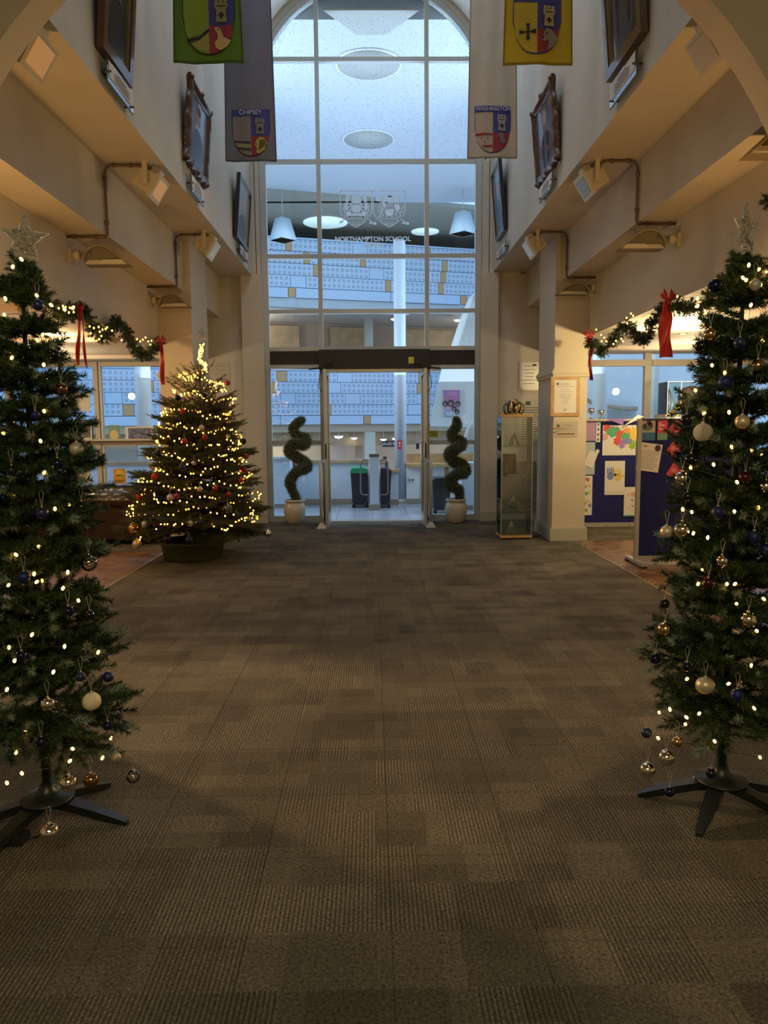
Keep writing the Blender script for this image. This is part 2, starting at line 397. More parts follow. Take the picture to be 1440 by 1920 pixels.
# aisles
AISLE_C = mat('aisle_ceiling', (.62, .53, .47), .7, bump=.15, bscale=40)
for sg, nm in ((-1, 'left'), (1, 'right')):
    a, b = sorted((CX+sg*(XO+.3), sg*7.2)); Z3 = ZS[sg][2]; Z1 = ZS[sg][0]
    c = struct('ceiling_aisle_'+nm, MB().box((a, YA, Z3), (b, YE+.2, Z3+.2)), AISLE_C, 'pinkish flat ceiling of the %s side aisle' % nm)
    for yy in (6.6, 8.9, 11.0):
        MB().box((a, yy, Z3-.05), (b, yy+.22, Z3)).build('ceiling_rib', AISLE_C, c)
    struct('wall_aisle_'+nm, MB().box((sg*7.2, YA-.2, 0), (sg*7.4, YE+.2, Z3+.2)), PLASTER, 'cream outer wall of the %s side aisle' % nm)
    for yy, xx, dl in ((7.2, 4.0, 'nearest to the camera'), (9.6, 3.9, 'farthest from the camera'), (7.6, 5.6, 'outermost near the side wall')):
        d = empty('downlight', (sg*xx, yy, Z3), 'small round recessed lamp in the %s aisle ceiling, %s' % (nm, dl), 'lamp', 'recessed lamps in the aisle ceilings')
        MB().lathe([(.035, Z3-.006), (.055, Z3-.006), (.06, Z3)], (sg*xx, yy, 0), 16).build('rim', SILVER, d)
        MB().lathe([(.001, Z3-.008), (.034, Z3-.008), (.034, Z3-.002)], (sg*xx, yy, 0), 16).build('lens', BULBB, d)
    # columns with moulding and plinth
    a, b = sorted((CX+sg*2.30, CX+sg*XO-sg*.002))
    y0, y1 = 9.8, 10.72
    col = tag(MB().box((a, y0, 0), (b, y1, Z1)).build('column_'+nm, PLASTER_D), 'square cream column on the %s of the nave' % nm, kind='structure')
    MB().box((a-.03, y0-.03, 2.16), (b+.03, y1+.03, 2.20)).box((a-.02, y0-.02, 2.12), (b+.02, y1+.02, 2.16)).box((a-.012, y0-.012, 2.20), (b+.012, y1+.012, 2.225)).build('moulding', PLASTER_D, col)
    MB().box((a-.03, y0-.03, 0), (b+.03, y1+.03, .16)).box((a-.02, y0-.02, .16), (b+.02, y1+.02, .175)).build('plinth', SKIRT, col)

Z1 = 3.86; Z3 = 2.58
# --- end wall: piers either side of the glass
def endbox(name, x0, x1, z0, z1, y0=YE, y1=YE+.25, m=PLASTER, lab=''):
    return struct(name, MB().box((x0, y0, z0), (x1, y1, z1)), m, lab)
GL, GR = at(503, 800, YE).x, at(896, 800, YE).x       # glass limits
endbox('wall_end_left', CX-XO-.3, GL-.02, 0, Z1, lab='cream end wall left of the glass entrance')
endbox('wall_end_right', GR+.02, CX+XO+.3, 0, Z1, lab='cream end wall right of the glass entrance')
endbox('wall_pier_left', at(464, 900, YE).x, GL-.02, 0, Z1, YE-.12, YE, lab='shallow cream pier left of the glass entrance')
endbox('wall_pier_right', GR+.02, at(930, 900, YE).x, 0, Z1, YE-.12, YE, lab='shallow cream pier right of the glass entrance')
for nm, x0, x1 in (('left', CX-XO, GL-.02), ('right', GR+.02, CX+XO)):
    y0 = YE-.12
    xs = sorted((at(464, 900, YE).x, GL-.02)) if nm == 'left' else sorted((GR+.02, at(930, 900, YE).x))
    struct('baseboard_'+nm, MB().box((x0, YE-.015, 0), (x1, YE, .15)).box((xs[0]-.015, y0-.015, 0), (xs[1]+(.015 if nm=='right' else 0), y0, .15)),
           SKIRT, 'olive painted skirting at the foot of the %s end wall' % nm)
# wall around the arched head of the window
wz = VZ; RI = 1.80
head = arc(CX, wz, RI, 0, 180, 32); ho = arc(CX, wz, 2.3, 0, 180, 32)
MB().box((CX-RI-.01, YE, Z1), (GL-.045, YE+.2, at(700, 304, YE+.06).z)).build('wall_end_infill', PLASTER)['kind'] = 'structure'
MB().box((GR+.045, YE, Z1), (CX+RI+.01, YE+.2, at(700, 304, YE+.06).z)).build('wall_end_infill', PLASTER)['kind'] = 'structure'
hw = MB()
for i in range(32):
    for yy in (YE, YE+.25):
        hw.add([(head[i][0],yy,head[i][1]),(head[i+1][0],yy,head[i+1][1]),(ho[i+1][0],yy,ho[i+1][1]),(ho[i][0],yy,ho[i][1])], [(0,1,2,3)])
    hw.add([(head[i][0],YE,head[i][1]),(head[i+1][0],YE,head[i+1][1]),(head[i+1][0],YE+.25,head[i+1][1]),(head[i][0],YE+.25,head[i][1])], [(0,1,2,3)])
for sg in (-1, 1):
    hw.box((CX+sg*RI, YE, Z1), (CX+sg*2.3, YE+.25, wz))
struct('wall_end_head', hw, PLASTER, 'cream wall around the arched head of the entrance glazing')

# ================================================================= GLAZED ENTRANCE
YG = YE+.06
win = empty('window_1', (CX, YG, 0), 'tall arched entrance glazing in white metal frames at the end of the nave', kind='structure')
def zat(px, py): return at(px, py, YG).z
def xat(px, py): return at(px, py, YG).x
ZT = [zat(700, y) for y in (113, 304, 481, 584, 654)]     # transoms
ML, MR = at(603.5, 690, YG).x, at(800.5, 690, YG).x
fr = MB
def bar(name, a, b, m=ALU, lab=None):
    o = MB().box(a, b).build(name, m, win)
    if lab: o['label'] = lab
    return o
for x in (ML, MR): bar('mullion', (x-.032, YG-.05, 0 if False else ZT[4]), (x+.032, YG+.05, wz+math.sqrt(max(0, RI**2-(x-CX)**2))-.01))
for x in (ML, MR): bar('door_post', (x-.035, YG-.05, 0), (x+.035, YG+.05, ZT[4]))
for z in ZT:
    hw_ = .032
    xa, xb = (GL, GR) if z < 5 else (CX-RI, CX+RI)
    for a, b in ((xa+.03, ML-.032), (ML+.032, MR-.032), (MR+.032, xb-.03)): bar('transom', (a, YG-.045, z-hw_), (b, YG+.045, z+hw_))
zb = zat(700, 300)
for s, x in ((-1, GL), (1, GR)):
    bar('jamb', (x-.05, YG-.06, 0), (x+.05, YG+.06, ZT[1]+.03))
    bar('jamb', (CX+s*(RI-.05)-.03, YG-.06, ZT[1]+.03), (CX+s*(RI-.05)+.03, YG+.06, wz))
a1 = arc(CX, wz, RI-.005, 0, 180, 32); a2 = arc(CX, wz, RI-.085, 180, 0, 32)
MB().prism(a1+a2, 'Y', YG-.06, YG+.06).build('arch_frame', ALU, win)
# side panels' low rails and bottom rails
zl = zat(560, 830); zr = zat(850, 829)
for xa, xb in ((GL+.05, ML-.035), (MR+.035, GR-.05)):
    z = zl if xa < 0 else zr
    bar('rail', (xa, YG-.04, z-.035), (xb, YG+.04, z+.035)); bar('rail', (xa, YG-.05, 0), (xb, YG+.05, .09))
    zh = zat(560 if xa < 0 else 850, 688)
    bar('rail', (xa, YG-.045, zh-.03), (xb, YG+.045, zh+.03))
    bar('black_panel', (xa, YG-.03, zh+.03), (xb, YG+.03, ZT[4]-.032), BLACK, 'matt black infill panel')
def pane(xa, xb, za, zb_):
    return bar('pane', (xa, YG-.004, za), (xb, YG+.004, zb_), GLASS)
cols = ((GL+.05, ML-.032), (ML+.032, MR-.032), (MR+.032, GR-.05))
for xa, xb in cols:
    for k in range(1, 4): pane(xa, xb, ZT[k+1]+.032, ZT[k]-.032)
colsU = ((CX-RI+.08, ML-.032), (ML+.032, MR-.032), (MR+.032, CX+RI-.08))
def frost():
    m = bpy.data.materials.new('speckled_glass'); m.use_nodes = True; nt = m.node_tree; N = nt.nodes; L = nt.links
    N.remove(N['Principled BSDF']); out = N['Material Output']
    t = N.new('ShaderNodeBsdfTransparent'); t.inputs[0].default_value = (.95,.98,1,1)
    g = N.new('ShaderNodeBsdfDiffuse'); g.inputs[0].default_value = (.30,.36,.42,1)
    v = N.new('ShaderNodeTexVoronoi'); v.inputs['Scale'].default_value = 26; v.inputs['Randomness'].default_value = .9
    tc = N.new('ShaderNodeNewGeometry'); L.new(tc.outputs['Position'], v.inputs['Vector'])
    lt = N.new('ShaderNodeMath'); lt.operation = 'LESS_THAN'; lt.inputs[1].default_value = .20; L.new(v.outputs['Distance'], lt.inputs[0])
    mu = N.new('ShaderNodeMath'); mu.operation = 'MULTIPLY'; mu.inputs[1].default_value = .30; L.new(lt.outputs[0], mu.inputs[0])
    mx = N.new('ShaderNodeMixShader'); L.new(mu.outputs[0], mx.inputs[0]); L.new(t.outputs[0], mx.inputs[1]); L.new(g.outputs[0], mx.inputs[2])
    L.new(mx.outputs[0], out.inputs[0]); return m
SPECK = frost()
for xa, xb in colsU:
    o = pane(xa, xb, ZT[1]+.032, ZT[0]-.032); o.data.materials[0] = SPECK
# arched head panes
for xa, xb in colsU:
    n = 10; top = [(xa+(xb-xa)*i/n, wz+math.sqrt(max(0, (RI-.085)**2-(xa+(xb-xa)*i/n-CX)**2))) for i in range(n+1)]
    if xa < ML-.1 or xb > MR+.1: pass
    poly_ = [(xa, ZT[0]+.032), (xb, ZT[0]+.032)]+top[::-1]
    o = MB().prism(poly_, 'Y', YG-.004, YG+.004).build('pane', SPECK, win)
for xa, xb in ((GL+.05, ML-.035), (MR+.035, GR-.05)):
    z = zl if xa < 0 else zr; zh = zat(560 if xa < 0 else 850, 688)
    pane(xa, xb, z+.035, zh-.03); pane(xa, xb, .09, z-.035)
# door operator box over the opening
ZD = at(700, 692, YE-.05).z
op = empty('door_operator', ((ML+MR)/2, YE-.06, ZD), 'long black automatic door operator box above the open doorway', 'door operator')
MB().box((ML-.03, YE-.16, ZD), (MR+.03, YG+.02, ZT[4]-.03)).build('housing', BLACK, op)
MB().box((ML+.04, YE-.10, ZD-.045), (MR-.04, YG+.04, ZD)).build('track', ALUS, op)
for px in (616, 785):
    c = at(px, 679, YE-.18); s = MB().cb((c.x, YE-.20, c.z), (.11, .07, .07)).cb((c.x, YE-.245, c.z-.01), (.09, .03, .035)).build('sensor', DARKM, op)
c = at(771, 675.5, YE-.165); MB().cb((c.x, YE-.164, c.z), (.085, .004, .10)).build('sticker', mat('yellow_sticker', (.7,.6,.12), .6), op, )
# swing leaves standing open towards the camera
for s, x, nm in ((-1, ML+.095, 'left'), (1, MR-.085, 'right')):
    dr = empty('door_1' if s < 0 else 'door_2', (x, YE, 0), 'narrow framed glass door leaf standing open on the %s' % nm, kind='structure')
    y0, y1 = YE-.82, YE-.06; zt = ZD-.05
    MB().box((x-.022, y0, .01), (x+.022, y0+.07, zt)).build('stile', ALUS, dr)
    MB().box((x-.022, y1-.07, .01), (x+.022, y1, zt)).build('stile', ALUS, dr)
    MB().box((x-.022, y0+.07, .01), (x+.022, y1-.07, .16)).build('rail', ALUS, dr)
    MB().box((x-.022, y0+.07, zt-.08), (x+.022, y1-.07, zt)).build('rail', ALUS, dr)
    MB().box((x-.006, y0+.07, .16), (x+.006, y1-.07, zt-.08)).build('pane', GLASS, dr)
    zh = at(625, 830, y0).z
    MB().tube([(x-s*.02, y0+.035, zh), (x-s*.07, y0+.035, zh), (x-s*.07, y0+.15, zh)], .011).build('handle', SILVER, dr)
    MB().cb((x, y0-.004, 1.15), (.02, .006, .22)).build('lock_plate', DARKM, dr)
    # closer arm and cable beside the leaf
    ar = empty('door_closer', (x+s*.12, YE-.1, zt), 'slim black closer arm with a loop of cable beside the %s door leaf' % nm, 'door closer')
    MB().tube([(x+s*.06, YE-.62, zt+.04), (x+s*.09, YE-.3, zt+.05), (x+s*.28, YE-.09, zt+.05)], .013).sphere((x+s*.07, YE-.62, zt+.03), .035, 12).build('arm', DARKM, ar)
    MB().tube([(x+s*.07, YE-.55, zt+.02), (x+s*.10, YE-.55, zt-.14), (x+s*.11, YE-.55, zt-.26), (x+s*.05, YE-.55, zt-.33)], .006, 6).build('cable', BLACK, ar)
# guard barriers beside the leaves
for s, px, nm in ((-1, 603, 'left'), (1, 808, 'right')):
    xg = at(px, 990, 11.25).x
    g = empty('guard_barrier', (xg, 11.6, 0), 'short pale metal guard rail beside the %s open door leaf' % nm, 'barrier')
    zt = at(px, 869, 11.25).z; r = .026
    MB().tube([(xg, 11.27, .02), (xg, 11.27, zt-.08), (xg, 11.30, zt-.02), (xg, 11.36, zt), (xg, 11.98, zt)], r, 10).build('tube', ALU, g)
    MB().tube([(xg, 11.98, .02), (xg, 11.98, zt)], r, 10).build('tube', ALU, g)
    MB().box((xg-.005, 11.30, .12), (xg+.005, 11.96, zt-.03)).build('panel', CLEAR, g)
    MB().add([(xg-.075, 11.22, 0), (xg+.075, 11.22, 0), (xg+.075, 11.33, 0), (xg-.075, 11.33, 0), (xg-.02, 11.25, .09), (xg+.02, 11.25, .09), (xg+.02, 11.29, .09), (xg-.02, 11.29, .09)],
             [(0,3,2,1),(4,5,6,7),(0,1,5,4),(1,2,6,5),(2,3,7,6),(3,0,4,7)]).build('foot', ALU, g)
# ---- crest decal on the glass
YD = YG-.012
ETCH = mat('white_etching', (.85, .92, 1.0), .6)
_n = ETCH.node_tree; _t = _n.nodes.new('ShaderNodeBsdfTranslucent'); _t.inputs[0].default_value = (1, 1, 1, 1)
_x = _n.nodes.new('ShaderNodeMixShader'); _x.inputs[0].default_value = .97
_n.links.new(_n.nodes['Principled BSDF'].outputs[0], _x.inputs[1]); _n.links.new(_t.outputs[0], _x.inputs[2])
_n.links.new(_x.outputs[0], _n.nodes['Material Output'].inputs[0])
cr = empty('crest_decal', (*at(700, 460, YD)[:2], at(700, 460, YD).z), 'white etched double shield crest and school name on the entrance glass', 'decal')
def P(px, py): c = at(px, py, YD); return (c.x, c.z)
def dline(mb, pts, wpx=2.0, mi=0):
    k = wpx/2
    for a, b in zip(pts[:-1], pts[1:]):
        dx, dy = b[0]-a[0], b[1]-a[1]; l = math.hypot(dx, dy) or 1; nx, ny = -dy/l*k, dx/l*k
        q = [P(a[0]+nx, a[1]+ny), P(b[0]+nx, b[1]+ny), P(b[0]-nx, b[1]-ny), P(a[0]-nx, a[1]-ny)]
        mb.prism(q[::-1], 'Y', YD, YD+.004, mi)
def dpoly(mb, pts): mb.prism([P(*p) for p in pts][::-1], 'Y', YD+.001, YD+.004)
def shield(x0, nm):
    out = [(x0, 358), (x0+59, 358), (x0+59, 396), (x0+56, 404), (x0+50, 411), (x0+40, 420), (x0+29.5, 426), (x0+19, 420), (x0+9, 411), (x0+3, 404), (x0, 396), (x0, 358)]
    mb = MB(); dline(mb, out, 1.9)
    return mb.build('shield_outline', ETCH, cr)
def oval(cx, cy, rx, ry, a=0, n=14):
    ca, sa = math.cos(a), math.sin(a)
    return [(cx+rx*math.cos(2*PI*i/n)*ca-ry*math.sin(2*PI*i/n)*sa, cy+rx*math.cos(2*PI*i/n)*sa+ry*math.sin(2*PI*i/n)*ca) for i in range(n)]
shield(638, 'l'); shield(700, 'r')
b = MB()     # left arms: helm and castle between two winged beasts over a ribbon
dpoly(b, [(659,381),(659,366),(663,366),(663,363),(673,363),(673,366),(677,366),(677,381)])
for s in (-1, 1):
    X = lambda x: 668+s*x
    dpoly(b, oval(X(16), 372, 4.2, 8, s*-.25)); dpoly(b, oval(X(17), 388, 5, 8, s*.2)); dpoly(b, oval(X(14), 401, 4.5, 7, s*.3))
    dpoly(b, oval(X(11), 384, 4, 3)); dline(b, [(X(21), 380), (X(24), 392), (X(20), 400), (X(22), 406)], 2)
    dline(b, [(X(9), 394), (X(15), 390)], 2.2); dline(b, [(X(12), 406), (X(17), 410)], 3)
dpoly(b, [(660,384),(676,384),(678,392),(674,398),(662,398),(658,392)])
dpoly(b, [(659,400),(677,400),(677,406),(659,406)])
b.build('beasts_and_castle', ETCH, cr)
b = MB()     # right arms: horse and lion holding a round charge
dpoly(b, [(722,392),(739,392),(738,400),(734,405),(730,406),(726,405),(722,400)])
dpoly(b, oval(717, 372, 6.5, 4.5, -.5)); dpoly(b, oval(731, 373, 6, 8, .1)); dpoly(b, oval(744, 374, 5.5, 8, .2)); dpoly(b, oval(745, 389, 5, 9, -.3))
dpoly(b, oval(720, 383, 3, 8, -.4)); dline(b, [(727, 363), (729, 369), (735, 368)], 2.2)
for q in ([(714,379),(710,390),(709,398)], [(716,386),(714,397),(711,406)], [(719,390),(716,400),(721,407)], [(748,394),(751,404),(753,408)], [(744,396),(742,404),(739,408)],
          [(752,399),(755,394),(753,388),(757,387)], [(737,383),(729,386),(722,384)]): dline(b, q, 2.0)
b.build('horse_and_lion', ETCH, cr)
for x0 in (638, 700):
    b = MB()
    top_ = [(x0+5+i*4.9, 409-2.6*math.sin(PI*i/10)*1.0-1) for i in range(11)]; bot = [(p[0], p[1]+4.6) for p in top_]
    dline(b, top_, 1.1); dline(b, bot, 1.1); dline(b, [top_[0], bot[0]], 1); dline(b, [top_[-1], bot[-1]], 1)
    for i in range(1, 10): dline(b, [(top_[i][0]-.8, top_[i][1]+1.6), (top_[i][0]+.8, top_[i][1]+3.2)], .8)
    for i in range(-3, 4): dline(b, [(x0+29.5+i*3.6, 413.5), (x0+29.5+i*1.4, 423)], .9)
    dpoly(b, oval(x0+64, 419, 3.6, 2.8)) ; dpoly(b, oval(x0+57, 418, 3, 2)); dline(b, [(x0+54, 411), (x0+60, 417)], 1.6)
    if x0 == 638: dpoly(b, oval(x0+2, 416, 4.5, 2.2, -.4))
    b.build('motto_ribbon', ETCH, cr)
mz = at(699, 448.5, YD); 
text('lettering', 'NORTHAMPTON SCHOOL', .098, mz, (PI/2, 0, 0), ETCH, cr, sx=1.0, bold=.003)
mz = at(700.5, 459, YD); text('lettering', 'for Boys', .082, mz, (PI/2, 0, 0), ETCH, cr, sx=1.05, bold=.004, shear=.35)
# ================================================================= BEYOND THE GLASS: THE ATRIUM
FAC = mat('facade_panel', (.60, .72, .88), .5)
def perf_mat():
    m = bpy.data.materials.new('perforated_panel'); m.use_nodes = True; nt = m.node_tree; N = nt.nodes; L = nt.links
    p = N['Principled BSDF']; p.inputs['Roughness'].default_value = .5
    g = N.new('ShaderNodeTexCoord'); sp = N.new('ShaderNodeSeparateXYZ'); L.new(g.outputs['Object'], sp.inputs[0])
    res = None
    for ax, n_, half in (('X', .150, .29), ('Z', .158, .29)):
        d = N.new('ShaderNodeMath'); d.operation = 'DIVIDE'; d.inputs[1].default_value = n_; L.new(sp.outputs[ax], d.inputs[0])
        fr_ = N.new('ShaderNodeMath'); fr_.operation = 'FRACT'; L.new(d.outputs[0], fr_.inputs[0])
        c = N.new('ShaderNodeMath'); c.operation = 'COMPARE'; c.inputs[1].default_value = .5; c.inputs[2].default_value = half; L.new(fr_.outputs[0], c.inputs[0])
        if res is None: res = c.outputs[0]
        else:
            k = N.new('ShaderNodeMath'); k.operation = 'MULTIPLY'; L.new(res, k.inputs[0]); L.new(c.outputs[0], k.inputs[1]); res = k.outputs[0]
    mx = N.new('ShaderNodeMix'); mx.data_type = 'RGBA'; mx.inputs[6].default_value = (.60, .72, .88, 1); mx.inputs[7].default_value = (.44, .50, .60, 1)
    L.new(res, mx.inputs[0]); L.new(mx.outputs[2], p.inputs['Base Color']); return m
PERF = perf_mat(); INSET = mat('wood_inset', (.66, .38, .17), .5)
SK = .29
def fy(x): return 24.0+SK*x
FA = math.atan(SK)
def facade(name, z0, rows, hrow, band, label, seed):
    rnd = random.Random(seed)
    e = empty(name, (0, 24, z0), label, 'balcony front', 'curved balcony fronts across the atrium')
    c_ = math.cos(FA)
    def piece(nm, x0, x1, za, zb, m, out=.03):
        xm = (x0+x1)/2; L_ = (x1-x0)/c_/2
        me = MB().box((-L_, -out, za-z0), (L_, .12, zb-z0)).build(nm, m, None, loc=(0,0,0))
        me.parent = e; me.location = (xm, fy(xm)-24, 0); me.rotation_euler = (0, 0, FA); return me
    xa, xb = -13.5, 14.5
    piece('backing', xa, xb, z0, z0+rows*hrow+band, mat('facade_backing', (.36, .42, .52), .6), -.02)
    x = xa
    while x < xb:      # the plain bottom band
        w_ = rnd.uniform(2.2, 3.4); piece('plain_panel', x, min(x+w_, xb)-.02, z0, z0+band-.02, FAC)
        if rnd.random() < .55: piece('wood_inset', x+w_, x+w_+.20, z0+.02, z0+band-.02, INSET, .034); x += .22
        x += w_
    for r in range(rows):
        za = z0+band+r*hrow; x = xa-rnd.uniform(0, 1.5)
        while x < xb:
            n = rnd.choice((10, 12, 14, 16)); w_ = n*.15
            a, b = max(x, xa), min(x+w_, xb)
            if b-a > .2:
                piece('perforated_panel', a, b-.012, za+.006, za+hrow-.012, PERF)
            x += w_
            k = rnd.random()
            g = .18 if k < .35 else (.30 if k < .6 else .45)
            if k < .6: piece('wood_inset', max(x, xa), x+g-.012, za+.012, za+hrow-.018, INSET, .034)
            else: piece('plain_panel', max(x, xa), x+g-.012, za+.006, za+hrow-.012, FAC)
            x += g
    piece('coping', xa, xb, z0+rows*hrow+band, z0+rows*hrow+band+.04, FAC, .08)
    return e
facade('balcony_front', 1.60, 4, .335, .28, 'pale blue perforated balcony front seen through the open doorway', 3)
facade('balcony_front', 5.38, 4, .35, .30, 'pale blue perforated balcony front on the floor above, seen over the door box', 9)
# floor slabs, soffits and back walls of the galleries
def slab(name, x0, x1, ya, yb, z0, z1, m, lab):
    mb = MB(); mb.add([(x0, fy(x0)+ya, z0), (x1, fy(x1)+ya, z0), (x1, fy(x1)+yb, z0), (x0, fy(x0)+yb, z0),
                       (x0, fy(x0)+ya, z1), (x1, fy(x1)+ya, z1), (x1, fy(x1)+yb, z1), (x0, fy(x0)+yb, z1)],
                      [(0,3,2,1),(4,5,6,7),(0,1,5,4),(1,2,6,5),(2,3,7,6),(3,0,4,7)])
    return struct(name, mb, m, lab)
SOF = mat('gallery_soffit', (.58, .60, .62), .6)
slab('floor_gallery_upper', -13.5, 14.5, .1, 5, 5.10, 5.38, SOF, 'grey soffit under the upper balcony across the atrium')
slab('floor_gallery_lower', -13.5, 14.5, .1, 5, 1.36, 1.60, mat('warm_soffit', (.55, .42, .28), .5), 'warm soffit under the lower balcony across the atrium')
bw = slab('wall_gallery', -13.5, 14.5, 3.6, 3.8, 1.6, 5.1, mat('gallery_wall', (.42, .30, .22), .6), 'brown timber back wall of the lower gallery')
for i, (xa, m_) in enumerate(((-11.5, WOODP), (-9.4, WOODP), (-7.2, WOODP), (-4.1, WOODP), (-1.6, WOODP), (1.2, WOODP), (3.4, WOODP), (5.6, WOODP), (8.4, WOODP))):
    for k in range(5 if xa > 0 else 2):
        n = 5 if xa > 0 else 2; hh = 3.3/n
        MB().cb((xa+.9, fy(xa+.9)+3.45, 1.7+hh*(k+.5)), (1.9 if xa > 0 else 1.5, .08, hh-.02), rot=(0, 0, FA)).build('timber_panel', m_, bw)
slab('wall_gallery_upper', -13.5, 14.5, 3.6, 3.8, 5.38, 8.4, mat('gallery_wall_up', (.55, .50, .42), .6), 'beige back wall of the upper gallery')
BEI = mat('beige_ceiling', (.34, .31, .25), .6)
slab('ceiling_gallery', -13.5, 14.5, -2.6, 5.2, 7.62, 7.74, BEI, 'beige soffit over the upper gallery')
for i, (px, py, wpx) in enumerate(((610, 418, 80), (797, 435, 50))):
    c = atz(px, py, 7.6); r = wpx/1420*c.y/2
    e = empty('round_rooflight', (c.x, c.y, 7.6), ('larger' if i == 0 else 'smaller')+' pale round rooflight in the beige soffit over the upper balcony', 'rooflight')
    MB().lathe([(r, 7.595), (r, 7.62)], (c.x, c.y, 0), 32).build('lens', mat('rooflight_lens', (.8,.9,.95), .4, emit=(.62,.85,.95), es=.8), e)
# reflections in the glass, modelled as pale tapered solids on cords
for i, (px, py, w_) in enumerate(((530, 430, 48), (868, 418, 52))):
    c = at(px, py, 20.5)
    e = empty('reflection_shape', (c.x, c.y, c.z-.3), 'pale tapered solid imitating a reflection at the %s of the crest' % ('left', 'right')[i], 'reflection shape')
    MB().lathe([(.36, c.z-.28), (.20, c.z+.27), (.19, c.z+.27), (.34, c.z-.28)], (c.x, c.y, 0), 4).build('tapered_solid', mat('pale_reflection', (.7,.8,.86), .6), e)
    MB().tube([(c.x, c.y, c.z+.2), (c.x, c.y, 7.62)], .01, 6).build('cord', ALU, e)
# high white canopy with round openings
can = struct('ceiling_canopy', MB().box((-7.5, 12.40, 7.72), (8.5, 21.5, 7.9)).box((-7.5, 21.45, 7.62), (8.5, 21.6, 7.95)).box((-7.5, 12.40, 7.9), (8.5, 12.5, 9.4)),
             mat('canopy_white', (.50, .54, .60), .7), 'white ceiling of the canopy beyond the entrance')
DISC = mat('grey_roundel', (.40, .41, .39), .7)
for i, (px, py, wpx) in enumerate(((691, 122, 112), (691, 262, 90))):
    c = atz(px, py, 7.70); r = wpx/1420*(c.y*.994+.7)/2
    e = empty('ceiling_roundel', (c.x, c.y, 7.70), 'round grey opening in the white canopy ceiling, %s' % ('the larger one behind the upper transom', 'the smaller one above the crest')[i], 'ceiling roundel', 'round openings in the canopy')
    MB().lathe([(r-.02, 7.695), (r, 7.695), (r, 7.72), (r-.02, 7.72)], (c.x, c.y, 0), 40).build('rim', WHITE, e)
    MB().lathe([(r-.03, 7.69), (r-.03, 7.715)], (c.x, c.y, 0), 40).build('disc', DISC, e)
c1, c2 = atz(605, 18, 7.70), atz(787, 18, 7.70)
e = empty('ceiling_recess', ((c1.x+c2.x)/2, c1.y-.4, 7.6), 'wide grey recess with a straight edge at the top of the arched window', 'ceiling recess')
MB().prism([(c1.x, c1.y), (c2.x, c1.y), (c2.x-.5, 12.8), (c1.x+.5, 12.8)], 'Z', 7.69, 7.715).build('recess_panel', DISC, e)
# atrium floor, its tiles, and the wall around the void
AT = mat('atrium_tile', (.30, .33, .38), .22, noise=.12, nscale=3)
af = struct('floor_atrium', MB().box((-9, YE+.24, -.12), (9, 14.9, -.006)), mat('grout', (.2,.21,.22), .7), 'shiny grey tiled floor beyond the entrance')
t1 = MB().box((-.297, -.297, -.006), (.297, .297, 0)).build('floor_tile', AT, af, loc=(0,0,0)); afw = WL(af); k = 0
for i in range(-13, 13):
    for j in range(4):
        o = t1 if k == 0 else link('floor_tile', t1.data, af, (0,0,0)); k += 1
        o.location = Vector((.3+i*.6, YE+.56+j*.6+(.3 if False else 0), 0))-afw
struct('trim_1', MB().box((GL, YE-.02, -.01), (GR, YE+.26, .004)), ALUS, 'metal threshold strip under the entrance glazing')
LW = mat('low_wall_blue', (.60, .68, .78), .5)
lwz = at(700, 862, 14.8).z
xr = at(708+37, 862, 14.8).x
def wallseg(name, xa, xb, y, z, lab, cap=WOODP):
    e = empty(name, ((xa+xb)/2, y, 0), lab, 'low wall')
    MB().box((xa, y, 0), (xb, y+.14, z-.06)).build('panel', LW, e)
    MB().box((xa-.02, y-.03, z-.06), (xb+.02, y+.20, z)).build('coping', cap, e)
    MB().box((xa, y-.02, 0), (xb, y, .11)).build('skirting', mat('brown_skirting', (.35, .27, .2), .6), e)
    return e
wallseg('parapet', -8.8, at(722, 900, 14.8).x, 14.8, lwz, 'low pale blue wall with wooden coping behind the bins')
xq0, xq1 = at(722, 900, 14.6).x, at(747, 900, 14.6).x
wallseg('counter', xq0, xq1, 14.6, at(735, 880, 14.6).z, 'short pale counter section beside the white pillar', WOOD)
e = empty('serving_counter', (1.6, 14.8, 0), 'wooden counter with white cupboard fronts right of the white pillar', 'counter')
xq = at(762, 900, 14.8).x
MB().box((xq, 14.8, 0), (8.8, 15.3, .72)).build('body', WHITE, e); MB().box((xq, 14.72, .72), (8.8, 15.4, .78)).box((xq, 15.3, .78), (8.8, 15.4, .96)).build('worktop', WOOD, e)
MB().box((xq+.28, 14.785, .1), (xq+.36, 14.8, .72)).box((xq+.75, 14.785, .1), (xq+.83, 14.8, .72)).build('frame', WOOD, e)
MB().box((xq, 14.78, 0), (8.8, 14.8, .1)).build('plinth', mat('brown_skirting'), e)
c = at(771, 900, 14.79); s = MB().cb((c.x, 14.79, c.z), (.13, .012, .075)).build('socket_plate', PAPER, e)
for dx in (-.03, .03): MB().cb((c.x+dx, 14.782, c.z), (.03, .004, .03)).build('socket', BLACK, s)
